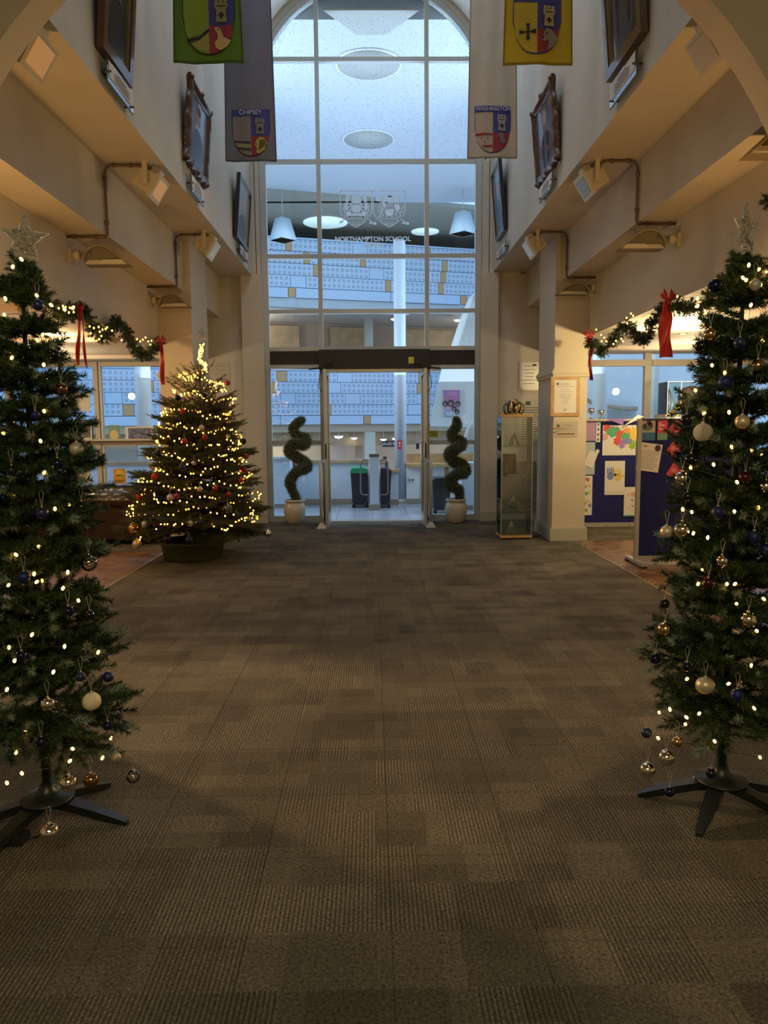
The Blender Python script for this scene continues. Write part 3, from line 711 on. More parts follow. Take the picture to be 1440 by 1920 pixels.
# tall white pillar
c0 = at(751.5, 940, 15.0)
e = empty('pillar', (c0.x, 15.0, 0), 'tall slim white pillar standing by the low wall beyond the doorway', 'pillar')
MB().lathe([(.115, 0), (.115, 5.05)], (c0.x, 15.0, 0), 24).build('shaft', mat('pillar_white', (.52,.58,.66), .5), e)
MB().lathe([(.13, 0), (.13, .06), (.118, .08)], (c0.x, 15.0, 0), 24).build('collar', WHITE, e)
c = at(749, 834, 14.86); sg_ = empty('notice', (c.x, 14.87, c.z), 'small red notice fixed to the white pillar', 'notice')
MB().cb((c.x, 14.868, c.z), (.085, .01, .17)).build('sheet', mat('red_notice', (.6,.03,.06), .6), sg_)
MB().lathe([(.02, 14.858), (.02, 14.862)], (c.x, 0, c.z+.03), 12, axis='Y').build('symbol', mat('pale_orange', (.8,.6,.4), .6), sg_)
MB().cb((c.x, 14.862, c.z-.02), (.045, .002, .02)).build('symbol', mat('pale_orange'), sg_)
# cream columns farther back and lower hall
LOWF = -2.6
struct('floor_lower_hall', MB().box((-14, 15.2, LOWF-.1), (15, 32, LOWF)), mat('lower_floor', (.3,.3,.32), .4), 'floor of the lower hall beyond the low wall')
CREAM = mat('cream_servery', (.62, .58, .50), .6)
lw = slab('wall_lower_hall', -13.5, 14.5, 3.2, 3.4, LOWF, 1.40, CREAM, 'cream servery wall below the lower balcony')
slab('trim_2', -13.5, 14.5, .35, .5, .93, 1.36, WOODP, 'timber fascia below the lower balcony')
for px, rpx, Y, lab in ((694, 10, 22.0, 'cream round column between the doorway and the salad bar sign'), (674, 8, 25.5, 'farther cream column left of the thick cream column')):
    c = at(px, 850, Y); r = rpx/1420*Y
    tag(MB().lathe([(r, LOWF), (r, 1.36)], (c.x, Y, 0), 20).build('column_lower', CREAM), lab, kind='structure')
for px, rpx, Y in ((691, 8.5, 26.0),):
    c = at(px, 620, Y); r = rpx/1420*Y
    tag(MB().lathe([(r, 1.6), (r, 5.1)], (c.x, Y, 0), 20).build('column_gallery', CREAM), 'cream column on the lower balcony above the door box', kind='structure')
def sign(name, px0, px1, py0, py1, Y, m, lab, cat='sign'):
    a, b = at(px0, py1, Y), at(px1, py0, Y)
    e = empty(name, ((a.x+b.x)/2, Y, a.z), lab, cat); MB().box((a.x, Y-.02, a.z), (b.x, Y+.02, b.z)).build('board', m, e); return e, a, b
e, a, b = sign('hanging_sign', 717, 747, 826.5, 838, 24.35, BLACK, 'black hanging sign reading SALAD BAR beyond the doorway')
text('lettering', 'SALAD BAR', .132, ((a.x+b.x)/2, 24.325, (a.z+b.z)/2), (PI/2,0,0), PAPER, e, sx=.8)
MB().tube([(a.x+.05, 24.35, b.z), (a.x+.05, 24.35, 1.36)], .006, 6).tube([(b.x-.05, 24.35, b.z), (b.x-.05, 24.35, 1.36)], .006, 6).build('hanger', ALU, e)
e, a, b = sign('roller_shutter', 622, 648, 836, 864, 25.2, mat('shutter_grey', (.45,.46,.46), .5), 'grey slatted roller shutter in the servery wall', 'shutter')
for i in range(9):
    z = a.z+(b.z-a.z)*(i+.5)/9; MB().cb(((a.x+b.x)/2, 25.17, z), (b.x-a.x, .025, (b.z-a.z)/11)).build('slat', mat('shutter_slat', (.5,.51,.51), .45), e)
e, a, b = sign('menu_sign', 780, 786, 831, 842, 24.55, BLACK, 'small black menu sign beside the right door leaf')
MB().tube([(a.x+.03, 24.55, b.z), (a.x+.03, 24.55, 1.36)], .006, 6).build('hanger', ALU, e)
e, a, b = sign('dark_machine', 718, 725, 856, 862, 21, BLACK, 'small dark machine on the far counter under the salad bar sign', 'machine')
MB().box((a.x-.02, 20.94, LOWF), (b.x+.02, 21.06, a.z)).build('stand', DARKM, e)
for i, (px, py, Y, s) in enumerate(((635, 818, 22, 1.3), (719, 823.5, 23, 1), (741, 822, 24, 1), (664, 821, 24, 1), (739, 598, 25.4, 1.1), (857, 600, 25.4, 1.1))):
    c = at(px, py, Y); r = .10*s
    lab = ('brightest round lamp in the lower hall beside the left door leaf', 'small round lamp above the salad bar sign', 'small round lamp nearest the white pillar in the lower hall',
           'faint round lamp in front of the farther cream column', 'bright round lamp on the balcony ceiling beside the white pillar', 'round lamp on the balcony ceiling at the far right pane')[i]
    e = empty('ceiling_lamp', (c.x, Y, c.z), lab, 'lamp', 'round lamps in the atrium')
    MB().lathe([(.001, c.z-.05*s), (r*.7, c.z-.035*s), (r, c.z)], (c.x, Y, 0), 16).build('lens', mat('hall_bulb', (1,.9,.75), .4, emit=(1,.86,.62), es=6), e)
    top = 1.36 if c.z < 2 else 5.1
    if c.z < top-.01: MB().lathe([(r*1.05, c.z), (r*1.05, c.z+.03)], (c.x, Y, 0), 16).tube([(c.x, Y, c.z), (c.x, Y, top)], .008, 6).build('stem', ALU, e)
# handrail line and light tube below the upper balcony
e = empty('light_rail', (0, 22.5, 4.9), 'thin white rail running below the upper balcony front', 'rail')
MB().tube([(-6, fy(-6)+.0, 5.02), (1.2, fy(1.2), 5.02)], .03, 6).build('rail', WHITE, e)
for x in (-5, -2, 1.1): MB().tube([(x, fy(x), 5.02), (x, fy(x)+.15, 5.14)], .012, 6).build('bracket', WHITE, e)
# sail-shaped cream wall at the right, with ribs, and the poster
def sail(pts, Y, lab, ribs):
    P2 = [at(p[0], p[1], Y) for p in pts]; poly = [(p.x, p.z) for p in P2]
    e = empty('curved_wall', (sum(p[0] for p in poly)/len(poly), Y, min(p[1] for p in poly)), lab, 'wall feature')
    MB().prism(poly[::-1], 'Y', Y, Y+.25).build('body', mat('sail_white', (.62,.60,.57), .6), e)
    for (a, b) in ribs:
        A, B = at(*a, Y), at(*b, Y)
        MB().tube([(A.x, Y-.01, A.z), (B.x, Y-.01, B.z)], .012, 5, cap=False).build('rib', mat('sail_rib', (.45,.44,.42), .6), e)
    return e
ribs = []
for i in range(12):
    f = i/11; ribs.append(((852+f*41, 652), (887+f*9, 556+(1-f)*(-2)+(0 if f>.3 else 8*(0.3-f)))))
sail([(845,655),(850,640),(858,615),(868,587),(877,565),(886,552),(896,543),(915,540),(930,655)], 17.0, 'cream ribbed sail-shaped wall rising at the far right pane', ribs[2:])
sail([(808,799),(811,775),(817,745),(824,715),(829,692),(835,683),(940,683),(940,803)], 17.3, 'smooth cream curved wall carrying the concert poster', [])
sail([(866,858),(868,835),(874,812),(882,795),(893,783),(915,778),(925,858)], 16.2, 'low cream ribbed curved screen behind the right topiary', [((872+i*5, 856), (880+i*4.2, 803-i*3)) for i in range(7)])
# poster
e, a, b = sign('poster', 830, 863, 729.5, 780, 17.26, PAPER, 'purple and orange performance poster with a row of faces on the curved wall', 'poster')
def strip(px0, px1, py0, py1, m, nm='print', Y=17.225):
    A, B = at(px0, py1, Y), at(px1, py0, Y); return MB().box((A.x, Y, A.z), (B.x, Y+.012, B.z)).build(nm, m, e)
strip(831, 862, 731, 752, mat('poster_sunset', (.50,.16,.24), .6, col2=(.34,.16,.42), nscale=2.5)); strip(831, 862, 752, 768, mat('poster_haze', (.52,.33,.30), .6, col2=(.38,.18,.34), nscale=5))
strip(831, 862, 768, 779, mat('poster_foot', (.50,.50,.62), .6, col2=(.30,.28,.40), nscale=12))
for px, py, s in ((834.5, 757, 1), (845, 756, 1.25), (858.5, 757, 1), (851, 766, .9), (857, 772, .9)):
    c = at(px, py, 17.22); q = MB().lathe([(.062*s, 17.215), (.062*s, 17.225)], (c.x, 0, c.z), 14, axis='Y').build('portrait_head', mat('dark_hair', (.06,.04,.05), .7), e)
    MB().lathe([(.034*s, 17.210), (.034*s, 17.215)], (c.x, 0, c.z-.02), 12, axis='Y').build('face', mat('face_print', (.33,.20,.17), .7), q)
for i in range(3): strip(835, 858-4*i, 773+i*1.8, 773.8+i*1.8, PAPER, 'text_line', 17.218)
strip(838, 857, 735, 736.4, mat('pink_print', (.75,.35,.45), .6), 'text_line', 17.218); strip(841, 859, 738.5, 740, mat('pink_print'), 'text_line', 17.218)
e, a, b = sign('warning_sign', 804.5, 822, 807, 820, YG-.03, mat('yellow_sign', (.72,.62,.02), .5), 'small yellow warning notice stuck on the right glass panel')
for i in range(4): strip(807, 820, 809+i*2.6, 810+i*2.6, INK, 'text_line', YG-.056)
# bollard with hoop rails, bins
c = at(702.5, 955, 13.2); g = atz(702.5, 957, 0)
Yb = g.y; x = g.x; zt = at(702, 853, Yb).z
e = empty('bollard', (x, Yb, 0), 'square pale post with brown cap and base standing in the doorway axis', 'bollard')
MB().cb((x, Yb+.08, zt/2), (.17, .17, zt-.04)).build('shaft', LW, e); BR = mat('brown_cap', (.16,.10,.08), .5)
MB().cb((x, Yb+.08, .055), (.20, .20, .11)).build('base', mat('taupe_base', (.30,.26,.22), .5), e); MB().cb((x, Yb+.08, zt-.01), (.18, .18, .05)).build('cap', BR, e)
for s in (-1, 1):
    hp = empty('hoop_rail', (x+s*.2, Yb+.3, 0), 'bronze hoop rail on the %s of the pale post' % ('left', 'right')[(s+1)//2], 'rail')
    zt2, zb2 = at(700, 862, Yb+.3).z, at(700, 928, Yb+.3).z
    xo = x+s*.25; xi = x+s*.10; yy = Yb+.30
    MB().tube([(xi, yy, zt2), (xo-s*.05, yy, zt2), (xo-s*.01, yy, zt2-.02), (xo, yy, zt2-.06), (xo, yy, zb2+.05), (xo-s*.01, yy, zb2+.02), (xo-s*.05, yy, zb2), (xi, yy, zb2)], .016, 8).build('tube', mat('bronze_tube', (.25,.19,.16), .35, .5), hp)
    MB().tube([(xi, yy, 0), (xi, yy, zt2)], .016, 8).build('leg', mat('bronze_tube'), hp)
def bin_(px, Y, w_, h_, m, lid, lab, lidm=None):
    g = at(px, 900, Y); x = g.x
    e = empty('wheelie_bin', (x, Y, 0), lab, 'bin')
    mb = MB(); a = w_/2
    mb.add([(x-a*.82, Y-.2, .05), (x+a*.82, Y-.2, .05), (x+a*.82, Y+.2, .05), (x-a*.82, Y+.2, .05), (x-a, Y-.26, h_), (x+a, Y-.26, h_), (x+a, Y+.26, h_), (x-a, Y+.26, h_)],
           [(0,3,2,1),(4,5,6,7),(0,1,5,4),(1,2,6,5),(2,3,7,6),(3,0,4,7)]); mb.build('body', m, e)
    MB().prism([(x-a*1.06, h_), (x+a*1.06, h_), (x+a*.98, h_+.07), (x+a*.3, h_+.10), (x-a*.8, h_+.09), (x-a*1.02, h_+.05)], 'Y', Y-.29, Y+.29).build('lid', lid, e)
    for s in (-1, 1): MB().tube([(x+s*a*.7-.03, Y-.18, .05), (x+s*a*.7+.03, Y-.18, .05)], .05, 12).build('wheel', BLACK, e)
    MB().box((x-a*1.0, Y-.275, h_-.05), (x+a*1.0, Y-.25, h_)).build('rim', m, e)
DBIN = mat('charcoal_bin', (.025, .03, .04), .5)
bin_(675, 14.35, .34, at(675, 887, 14.1).z, DBIN, mat('green_lid', (.02,.30,.12), .5), 'dark wheelie bin with a green lid left of the pale post')
bin_(717, 14.25, .32, at(717, 887, 14.2).z, DBIN, DBIN, 'dark wheelie bin with a dark lid right of the pale post')
bin_(826, 13.3, .32, at(826, 906, 13.1).z, DBIN, DBIN, 'dark bin with a sagging liner behind the right glass panel')
# dispenser counters seen through the side panels
for px0, px1, Y, zt, lab in ((514, 545, 14.2, 857, 'pale cabinet behind the left glass panel'), (866, 960, 13.6, 868, 'pale blue cabinet with a steel top behind the right topiary')):
    a, b = at(px0, 950, Y).x, at(px1, 950, Y).x; z = at(px0, zt, Y).z
    e = empty('cabinet', ((a+b)/2, Y, 0), lab, 'cabinet'); MB().box((a, Y, .08), (b, Y+.5, z-.05)).build('body', LW, e)
    MB().box((a-.02, Y-.02, z-.05), (b+.02, Y+.5, z)).build('worktop', ALU, e); MB().box((a, Y+.01, 0), (b, Y+.5, .08)).build('plinth', mat('brown_skirting'), e)
# side frames of aisle glazing
for sg, nm, n_ in ((-1, 'left', 2), (1, 'right', 3)):
    w_ = empty('window_%d' % n_, (sg*4.8, YG, 0), 'wide aisle window with pale metal frames on the %s' % nm, kind='structure')
    x0, x1 = sorted((CX+sg*(XO+.02), sg*7.15)); Z3 = ZS[sg][2]
    FRM = mat('aisle_frame', (.52,.47,.40), .45)
    zr_ = at(250 if sg < 0 else 1150, 681, YG).z; zm = at(250, 829, YG).z if sg < 0 else .95
    posts = [at(px, 800, YG).x for px in ((185, 20, -150) if sg < 0 else (1208, 1370, 1500))]
    if sg < 0: posts = [p for p in posts if p > x0+.1]
    else: posts = [p for p in posts if p < x1-.1]
    edges = sorted(posts+[x0, x1])
    for x in posts:
        MB().box((x-.035, YG-.05, 0), (x+.035, YG+.05, Z3)).build('post', FRM, w_)
        MB().box((x+.045, YG-.02, 0), (x+.085, YG+.04, Z3)).build('post', ALU, w_)
    for a, b in zip(edges[:-1], edges[1:]):
        a2 = a+(.085 if a != x0 else 0); b2 = b-(.035 if b != x1 else 0)
        for z, h_ in ((zr_, .05), (zm, .055), (.06, .06)):
            MB().box((a2, YG-.05, z-h_), (b2, YG+.05, z+h_)).build('rail', FRM, w_)
        for za, zb2 in ((.12, zm-.055), (zm+.055, zr_-.05), (zr_+.05, Z3)):
            MB().box((a2, YG-.004, za), (b2, YG+.004, zb2)).build('pane', GLASS, w_)
# round white columns outside the aisle windows
for px, rpx, Y, lab in ((270, 14, 15.2, 'thick white column outside the left aisle window'), (1124, 14, 15.0, 'white column outside the right aisle window beside the notice column'),
                        (1226, 9, 14.2, 'white column outside the right aisle window behind the frame post'), (105, 13, 15.2, 'thick white column outside the left aisle window behind the slim tree')):
    c = at(px, 760, Y); r = rpx/1420*Y
    e = empty('round_column', (c.x, Y, 0), lab, 'column'); MB().lathe([(r, 0), (r, 6.0)], (c.x, Y, 0), 24).build('shaft', WHITE, e); MB().lathe([(r+.02, 0), (r+.02, .1)], (c.x, Y, 0), 24).build('collar', ALU, e)
# pale parapet outside the right aisle and the curved white wall beyond it
P_ = lambda px, py, Y: at(px, py, Y)
e = empty('curved_wall', (6, 19.5, -1), 'large smooth pale wall with a swooping timber rail outside the right aisle window', 'wall feature')
a = [P_(1085, 900, 19.5), P_(1500, 560, 19.5)]
pl = [(a[0].x, -2), (10.5, -2), (10.5, 3.2)]+[(a[0].x+(10.5-a[0].x)*(1-i/12), 3.2+.5*math.sin(PI*i/12)) for i in range(1, 13)]
MB().prism(pl, 'Y', 19.5, 19.8).build('body', mat('pale_render', (.78,.76,.74), .7), e)
pts = [P_(1092, 745, 19.3), P_(1110, 755, 19.3), P_(1140, 762, 19.3), P_(1170, 766, 19.3), P_(1195, 766, 19.3)]
MB().tube(pts, .05, 8).build('timber_rail', WOODP, e)
for i in range(22):
    c = P_(1141+i*2.5, 768, 19.3); d2 = P_(1141+i*2.5, 788, 19.3); MB().tube([(c.x, 19.35, c.z), (d2.x, 19.35, d2.z-.2)], .012, 5).build('baluster', ALUS, e)
struct('trim_3', MB().box((2.9, 19.1, .6), (10.4, 19.25, 1.05)), WHITE, 'white ledge outside the right aisle window')
# ================================================================= HANGING BANNERS
TOW = mat('tower_gold', (.50, .44, .24), .8); BLUEF = mat('crest_blue', (.045, .05, .22), .85); REDF = mat('crest_red', (.26, .03, .05), .85)
BLK = mat('crest_black', (.015, .014, .02), .85)
def banner(pxl, pxr, pyb, Y, ztop, col, label, sh, kind, hem=None):
    """sh: shield box in px (x0, x1, ytop, ybottom); kind picks the charges"""
    A, B = at(pxl, pyb, Y), at(pxr, pyb, Y); x0, x1, zb = A.x, B.x, (A.z+B.z)/2; tilt = B.z-A.z
    fm = mat('cloth_'+kind, col, .9, bump=.12, bscale=400, noise=.08, nscale=4)
    ph = {'green': .3, 'grey': 1.2, 'cream': 2.2, 'yellow': 3.1}[kind]
    xc = (x0+x1)/2; wd = x1-x0; H_ = ztop-zb
    def pt(u, z, off=0):
        f = (z-zb)/H_; a = .012*(1-.35*f)
        y = Y+a*math.sin(u*7+ph+z*1.1)+.004*math.sin(u*17+ph*2-z*2.3)
        return (xc+(u-.5)*wd*(1-.10*f), y-off, z+tilt*(u-.5)*(1-f))
    e = empty('banner', (xc, Y, zb), label, 'banner', 'school house banners')
    nu, nz = 28, 60
    rows = [[pt(i/nu, zb+H_*j/nz) for i in range(nu+1)] for j in range(nz+1)]
    back = [[(p[0], p[1]+.004, p[2]) for p in r] for r in rows]
    MB().grid(rows).grid([r[::-1] for r in back]).build('cloth', fm, e)
    hm = mat('hem_'+kind, tuple(c*.45 for c in col), .9)
    for u0, u1 in ((0, .022), (.978, 1)):
        MB().grid([[pt(u, zb+H_*j/nz, .003) for u in (u0, u1)] for j in range(nz+1)]).build('hem', hm, e)
    MB().grid([[pt(i/nu, z, .003) for i in range(nu+1)] for z in (zb, zb+.018)]).build('hem', hm, e)
    MB().tube([(xc-wd*.55, Y, ztop), (xc+wd*.55, Y, ztop)], .014, 8).build('pole', ALUS, e)
    sgn = -1 if xc < 0 else 1
    MB().tube([(xc+sgn*wd*.5, Y, ztop), (CX+sgn*XW, Y, ztop)], .014, 8).build('bracket', ALUS, e)
    # shield
    S0, S1 = at(sh[0], sh[3], Y), at(sh[1], sh[2], Y)
    ua = (S0.x-xc)/wd+.5; ub = (S1.x-xc)/wd+.5; zt, zz = S1.z, S0.z; hh = zt-zz; um = (ua+ub)/2
    def bot(u):
        t = abs((u-um)/((ub-ua)/2)); return zz+hh*.62*(1-math.sqrt(max(0, 1-t**2.3)))*.92
    s = empty('crest', (xc, Y, zz)); s.parent = e; s.location = Vector((xc, Y, zz))-WL(e)
    def field(u0, u1, ztf, zbf, m, off, nm='crest_field'):
        n = 10; us = [u0+(u1-u0)*i/n for i in range(n+1)]
        r = [[pt(u, zbf(u)+(ztf(u)-zbf(u))*k/6, off) for u in us] for k in range(7)]
        return MB().grid(r).build(nm, m, s)
    T = lambda u: zt
    du = .012
    field(ua-du, ub+du, lambda u: zt+.006, lambda u: bot(min(max(u, ua), ub))-.012, BLK if kind != 'yellow' and kind != 'cream' else BLUEF, .004)
    head = hh*.13
    lf = {'green': (.20,.30,.035), 'grey': (.20,.18,.17), 'cream': (.42,.35,.28), 'yellow': (.48,.38,.035)}[kind]
    field(ua, um, lambda u: zt-head, lambda u: max(bot(u), 0), mat('crest_left_'+kind, lf, .9), .006)
    field(ua, ub, T, lambda u: zt-head, BLUEF, .007)
    zc = zz+hh*.42
    field(um, ub, lambda u: zt-head, lambda u: max(bot(u), zc), BLUEF, .006)
    field(um, ub, lambda u: max(zc, bot(u)), bot, REDF, .0065)
    def patch(poly, m, nm, off=.014):
        n = len(poly); P3 = [pt(ua+(ub-ua)*p[0], zz+hh*p[1], off) for p in poly]
        c_ = pt(ua+(ub-ua)*sum(p[0] for p in poly)/n, zz+hh*sum(p[1] for p in poly)/n, off)
        return MB().add(P3+[c_], [(i, (i+1) % n, n) for i in range(n)]).build(nm, m, s)
    tw = mat('tower_'+kind, {'green': (.24,.23,.10), 'grey': (.20,.19,.15), 'cream': (.32,.29,.26), 'yellow': (.42,.36,.14)}[kind], .9)
    patch([(.64,.47),(.86,.47),(.84,.64),(.88,.70),(.88,.76),(.62,.76),(.62,.70),(.66,.64)], tw, 'tower')
    for x in (.63, .715, .80): patch([(x,.765),(x+.065,.765),(x+.065,.82),(x,.82)], tw, 'tower_merlon')
    for a, b in (((.73,.52),(.77,.62)), ((.69,.56),(.81,.585)), ((.66,.70),(.84,.715))):
        patch([(a[0],a[1]),(b[0],a[1]),(b[0],b[1]),(a[0],b[1])], BLK, 'tower_slit', .018)
    if kind == 'green':
        patch([(.60,.38),(.66,.40),(.72,.37),(.78,.24),(.92,.18),(.85,.10),(.72,.04),(.62,.08),(.60,.16),(.66,.22),(.66,.30)], mat('pale_bird', (.46,.38,.16), .9), 'bird')
        patch([(.66,.345),(.70,.345),(.70,.365),(.66,.365)], BLK, 'bird_eye', .018)
        patch([(.05,.21),(.30,.27),(.50,.38),(.50,.33),(.30,.22),(.10,.165)], BLK, 'band')
        patch([(.14,.15),(.30,.21),(.49,.32),(.49,.03),(.30,.06)], mat('pale_olive', (.28,.29,.08), .9), 'hill', .012)
    if kind == 'grey':
        gl = mat('lion_gold', (.40,.32,.05), .9)
        patch([(.60,.22),(.64,.34),(.74,.40),(.86,.38),(.93,.28),(.86,.12),(.72,.03),(.62,.06),(.66,.14)], gl, 'lion')
        for i in range(7): patch([(.70+i*.03,.10+i*.02),(.72+i*.03,.09+i*.02),(.76+i*.022,.33),(.74+i*.022,.34)], mat('lion_shade', (.12,.09,.02), .9), 'mane', .017)
        patch([(.635,.235),(.66,.235),(.66,.255),(.635,.255)], BLK, 'lion_eye', .018)
        for z in (.33, .185): patch([(.02+(0 if z>.3 else .09),z),(.49,z-.035),(.49,z-.075),(.05+(0 if z>.3 else .10),z-.04)], mat('dark_stripe', (.03,.03,.06), .9), 'stripe', .016)
        patch([(.06,.28),(.49,.25),(.49,.16),(.13,.19)], mat('pale_gold', (.28,.26,.12), .9), 'stripe', .010)
    if kind == 'yellow':
        for q in ([(.26,.50),(.34,.50),(.32,.40),(.32,.32),(.34,.22),(.26,.22),(.28,.32),(.28,.40)], [(.12,.38),(.22,.365),(.38,.375),(.47,.41),(.47,.32),(.38,.345),(.22,.335),(.12,.31)]): patch(q, BLK, 'cross', .017)
        gy = mat('horse_grey', (.24,.22,.16), .9)
        patch([(.62,.28),(.60,.22),(.68,.20),(.76,.26),(.76,.12),(.72,.05),(.84,.12),(.95,.26),(.86,.36),(.80,.42),(.70,.44),(.64,.36)], gy, 'hound')
        patch([(.60,.27),(.64,.27),(.64,.245),(.60,.24)], BLK, 'hound_nose', .018); patch([(.68,.33),(.73,.34),(.72,.36),(.68,.35)], BLK, 'hound_eye', .018)
    if kind == 'cream':
        dr_ = mat('crest_darkred', (.25,.02,.03), .9)
        patch([(.01,.40),(.25,.415),(.49,.40),(.49,.365),(.25,.375),(.015,.36)], dr_, 'stripe', .016); patch([(.20,.145),(.49,.15),(.49,.11),(.26,.105)], dr_, 'stripe', .016)
        for cx_, cy_ in ((.18, .30), (.36, .30), (.27, .21)):
            patch([(cx_+(.034 if i % 2 == 0 else .014)*math.sin(PI*i/5)*1.0, cy_+(.034 if i % 2 == 0 else .014)*math.cos(PI*i/5)*.8) for i in range(10)], dr_, 'star', .017)
        gy = mat('goat_grey', (.17,.14,.15), .9)
        patch([(.62,.36),(.70,.42),(.78,.42),(.84,.36),(.80,.32),(.88,.24),(.80,.17),(.70,.22),(.70,.30)], gy, 'goat')
    lab = {'grey': ('CHIPSEY', .5), 'cream': ('WASHINGTON', .5)}.get(kind)
    if lab:
        p = pt(um, zt-head*.5, .020)
        text('lettering', lab[0], .066 if kind == 'grey' else .062, p, (PI/2, 0, 0), mat('pale_thread', (.45,.45,.55), .9), e, sx=1.0 if kind == 'grey' else .92, bold=.0006)
    return e
banner(326, 457, 119, 6.5, 5.55, (.085, .19, .016), 'bright green banner with a bird and tower shield, upper left', (345, 440, -22, 101), 'green')
banner(423, 519, 303, 8.7, 6.3, (.15, .15, .185), 'long grey banner with a lion and tower shield reading CHIPSEY', (437, 505, 207, 292), 'grey')
banner(876, 970, 297, 8.9, 6.3, (.50, .44, .36), 'long cream banner with a tower shield reading WASHINGTON', (890, 958, 200, 286), 'cream')
banner(943, 1074, 122, 6.5, 5.55, (.50, .38, .016), 'yellow banner with a black cross and tower shield, upper right', (961, 1053, -8, 101), 'yellow')

# ================================================================= PORTRAITS ON THE UPPER WALLS
def canvas_mat(nm, c1, c2, sc=3):
    return mat(nm, c1, .35, col2=c2, nscale=sc)
def picture(sg, nb, fb, nt, style, fcol, c1, c2, label, tilt=5, figs=()):
    Xw = CX+sg*XW; Xs = Xw-sg*.07
    a, b, t = atx(*nb, Xs), atx(*fb, Xs), atx(*nt, Xs) if nt else None
    y0, y1 = a.y, b.y; zb = (a.z+b.z)/2; zt = t.z if t else zb+(y1-y0)*1.28
    w_, h_ = y1-y0, zt-zb; yc = (y0+y1)/2
    e = empty('portrait', (Xw-sg*.015, yc, zb), label, 'picture', 'framed portraits on the upper walls')
    # local frame: u along y, v up, n = out of the wall (towards -sg x), leaning out at the top
    tl = math.radians(tilt)
    def P3(u, v, n):
        nn = .012+v*math.sin(tl)+n; return (Xw-sg*nn, yc+u, zb+v*math.cos(tl))
    def plate(poly, n0, n1, nm, m, par=e):
        k = len(poly); vs = [P3(u, v, n0) for u, v in poly]+[P3(u, v, n1) for u, v in poly]
        return MB().add(vs, [tuple(range(k)), tuple(range(k, 2*k))[::-1]]+[(i, (i+1) % k, k+(i+1) % k, k+i) for i in range(k)]).build(nm, m, par)
    fm = mat('frame_'+style, fcol, .32, coat=.3)
    W2 = w_/2; fw = .075 if style != 'black' else .05; dp = .05 if style != 'ornate' else .06
    if style == 'ornate':
        # scalloped ring in four members
        def edge(p, q, nrm, k=18):
            out = []
            for i in range(k+1):
                f = i/k; bump = .030*abs(math.sin(f*PI*1))**.5*math.cos(f*PI*4)**2+.028*(math.exp(-((f)/.07)**2)+math.exp(-((f-1)/.07)**2))-.018*math.exp(-((f-.17)/.06)**2)-.018*math.exp(-((f-.83)/.06)**2)
                out.append((p[0]+(q[0]-p[0])*f+nrm[0]*bump, p[1]+(q[1]-p[1])*f+nrm[1]*bump))
            return out
        C = [(-W2, 0), (W2, 0), (W2, h_), (-W2, h_)]; I = [(-W2+fw, fw), (W2-fw, fw), (W2-fw, h_-fw), (-W2+fw, h_-fw)]
        nr = [(0,-1), (1,0), (0,1), (-1,0)]
        for k in range(4):
            o = edge(C[k], C[(k+1) % 4], nr[k]); n = len(o)
            inn = [(I[k][0]+(I[(k+1)%4][0]-I[k][0])*i/(n-1), I[k][1]+(I[(k+1)%4][1]-I[k][1])*i/(n-1)) for i in range(n)]
            vs = []; fs = []
            for i in range(n):
                mid = ((o[i][0]+inn[i][0])/2, (o[i][1]+inn[i][1])/2)
                vs += [P3(*o[i], 0), P3(*o[i], dp*.6), P3(*mid, dp), P3(*inn[i], dp*.45), P3(*inn[i], 0)]
            for i in range(n-1):
                for j in range(4): fs.append((i*5+j, (i+1)*5+j, (i+1)*5+j+1, i*5+j+1))
            MB().add(vs, fs, 0, True).build('frame_member', fm, e)
        for u, v in ((-W2+.01, .01), (W2-.01, .01), (W2-.01, h_-.01), (-W2+.01, h_-.01), (0, h_+.0), (0, .0)):
            MB().sphere(P3(u, v, dp*.7), .028, 10).build('carved_boss', fm, e)
    else:
        for q in ([(-W2, 0), (W2, 0), (W2-fw, fw), (-W2+fw, fw)], [(W2, 0), (W2, h_), (W2-fw, h_-fw), (W2-fw, fw)],
                  [(W2, h_), (-W2, h_), (-W2+fw, h_-fw), (W2-fw, h_-fw)], [(-W2, h_), (-W2, 0), (-W2+fw, fw), (-W2+fw, h_-fw)]):
            plate(q, 0, dp, 'frame_member', fm)
        sm = mat('gilt_slip', (.5, .38, .16), .3, .6); g = fw+.012
        for q in ([(-W2+fw, fw), (W2-fw, fw), (W2-g, g), (-W2+g, g)], [(W2-fw, fw), (W2-fw, h_-fw), (W2-g, h_-g), (W2-g, g)],
                  [(W2-fw, h_-fw), (-W2+fw, h_-fw), (-W2+g, h_-g), (W2-g, h_-g)], [(-W2+fw, h_-fw), (-W2+fw, fw), (-W2+g, g), (-W2+g, h_-g)]):
            plate(q, dp*.2, dp*.72, 'slip', sm)
    cv = plate([(-W2+fw-.01, fw-.01), (W2-fw+.01, fw-.01), (W2-fw+.01, h_-fw+.01), (-W2+fw-.01, h_-fw+.01)], .012, .022, 'canvas', canvas_mat('canvas_'+label[:9]+str(sg)+str(int(nb[1])), c1, c2))
    cv.data.materials[0].node_tree.nodes['Principled BSDF'].inputs['Coat Weight'].default_value = .5
    for kind, u, v, ru, rv, c in figs:
        pl = [(u*W2+ru*W2*math.cos(2*PI*i/16), v*h_+rv*h_*math.sin(2*PI*i/16)) for i in range(16)]
        plate(pl, .022, .0235, 'painted_'+kind, mat('paint_%.2f_%.2f_%.2f' % c, c, .45), cv)
    for u in (-W2*.5, W2*.5): MB().cb(P3(u, h_*.6, -.03), (.05, .02, .02)).build('spacer', DARKM, e)
    return e
FL = (.42, .30, .22); 
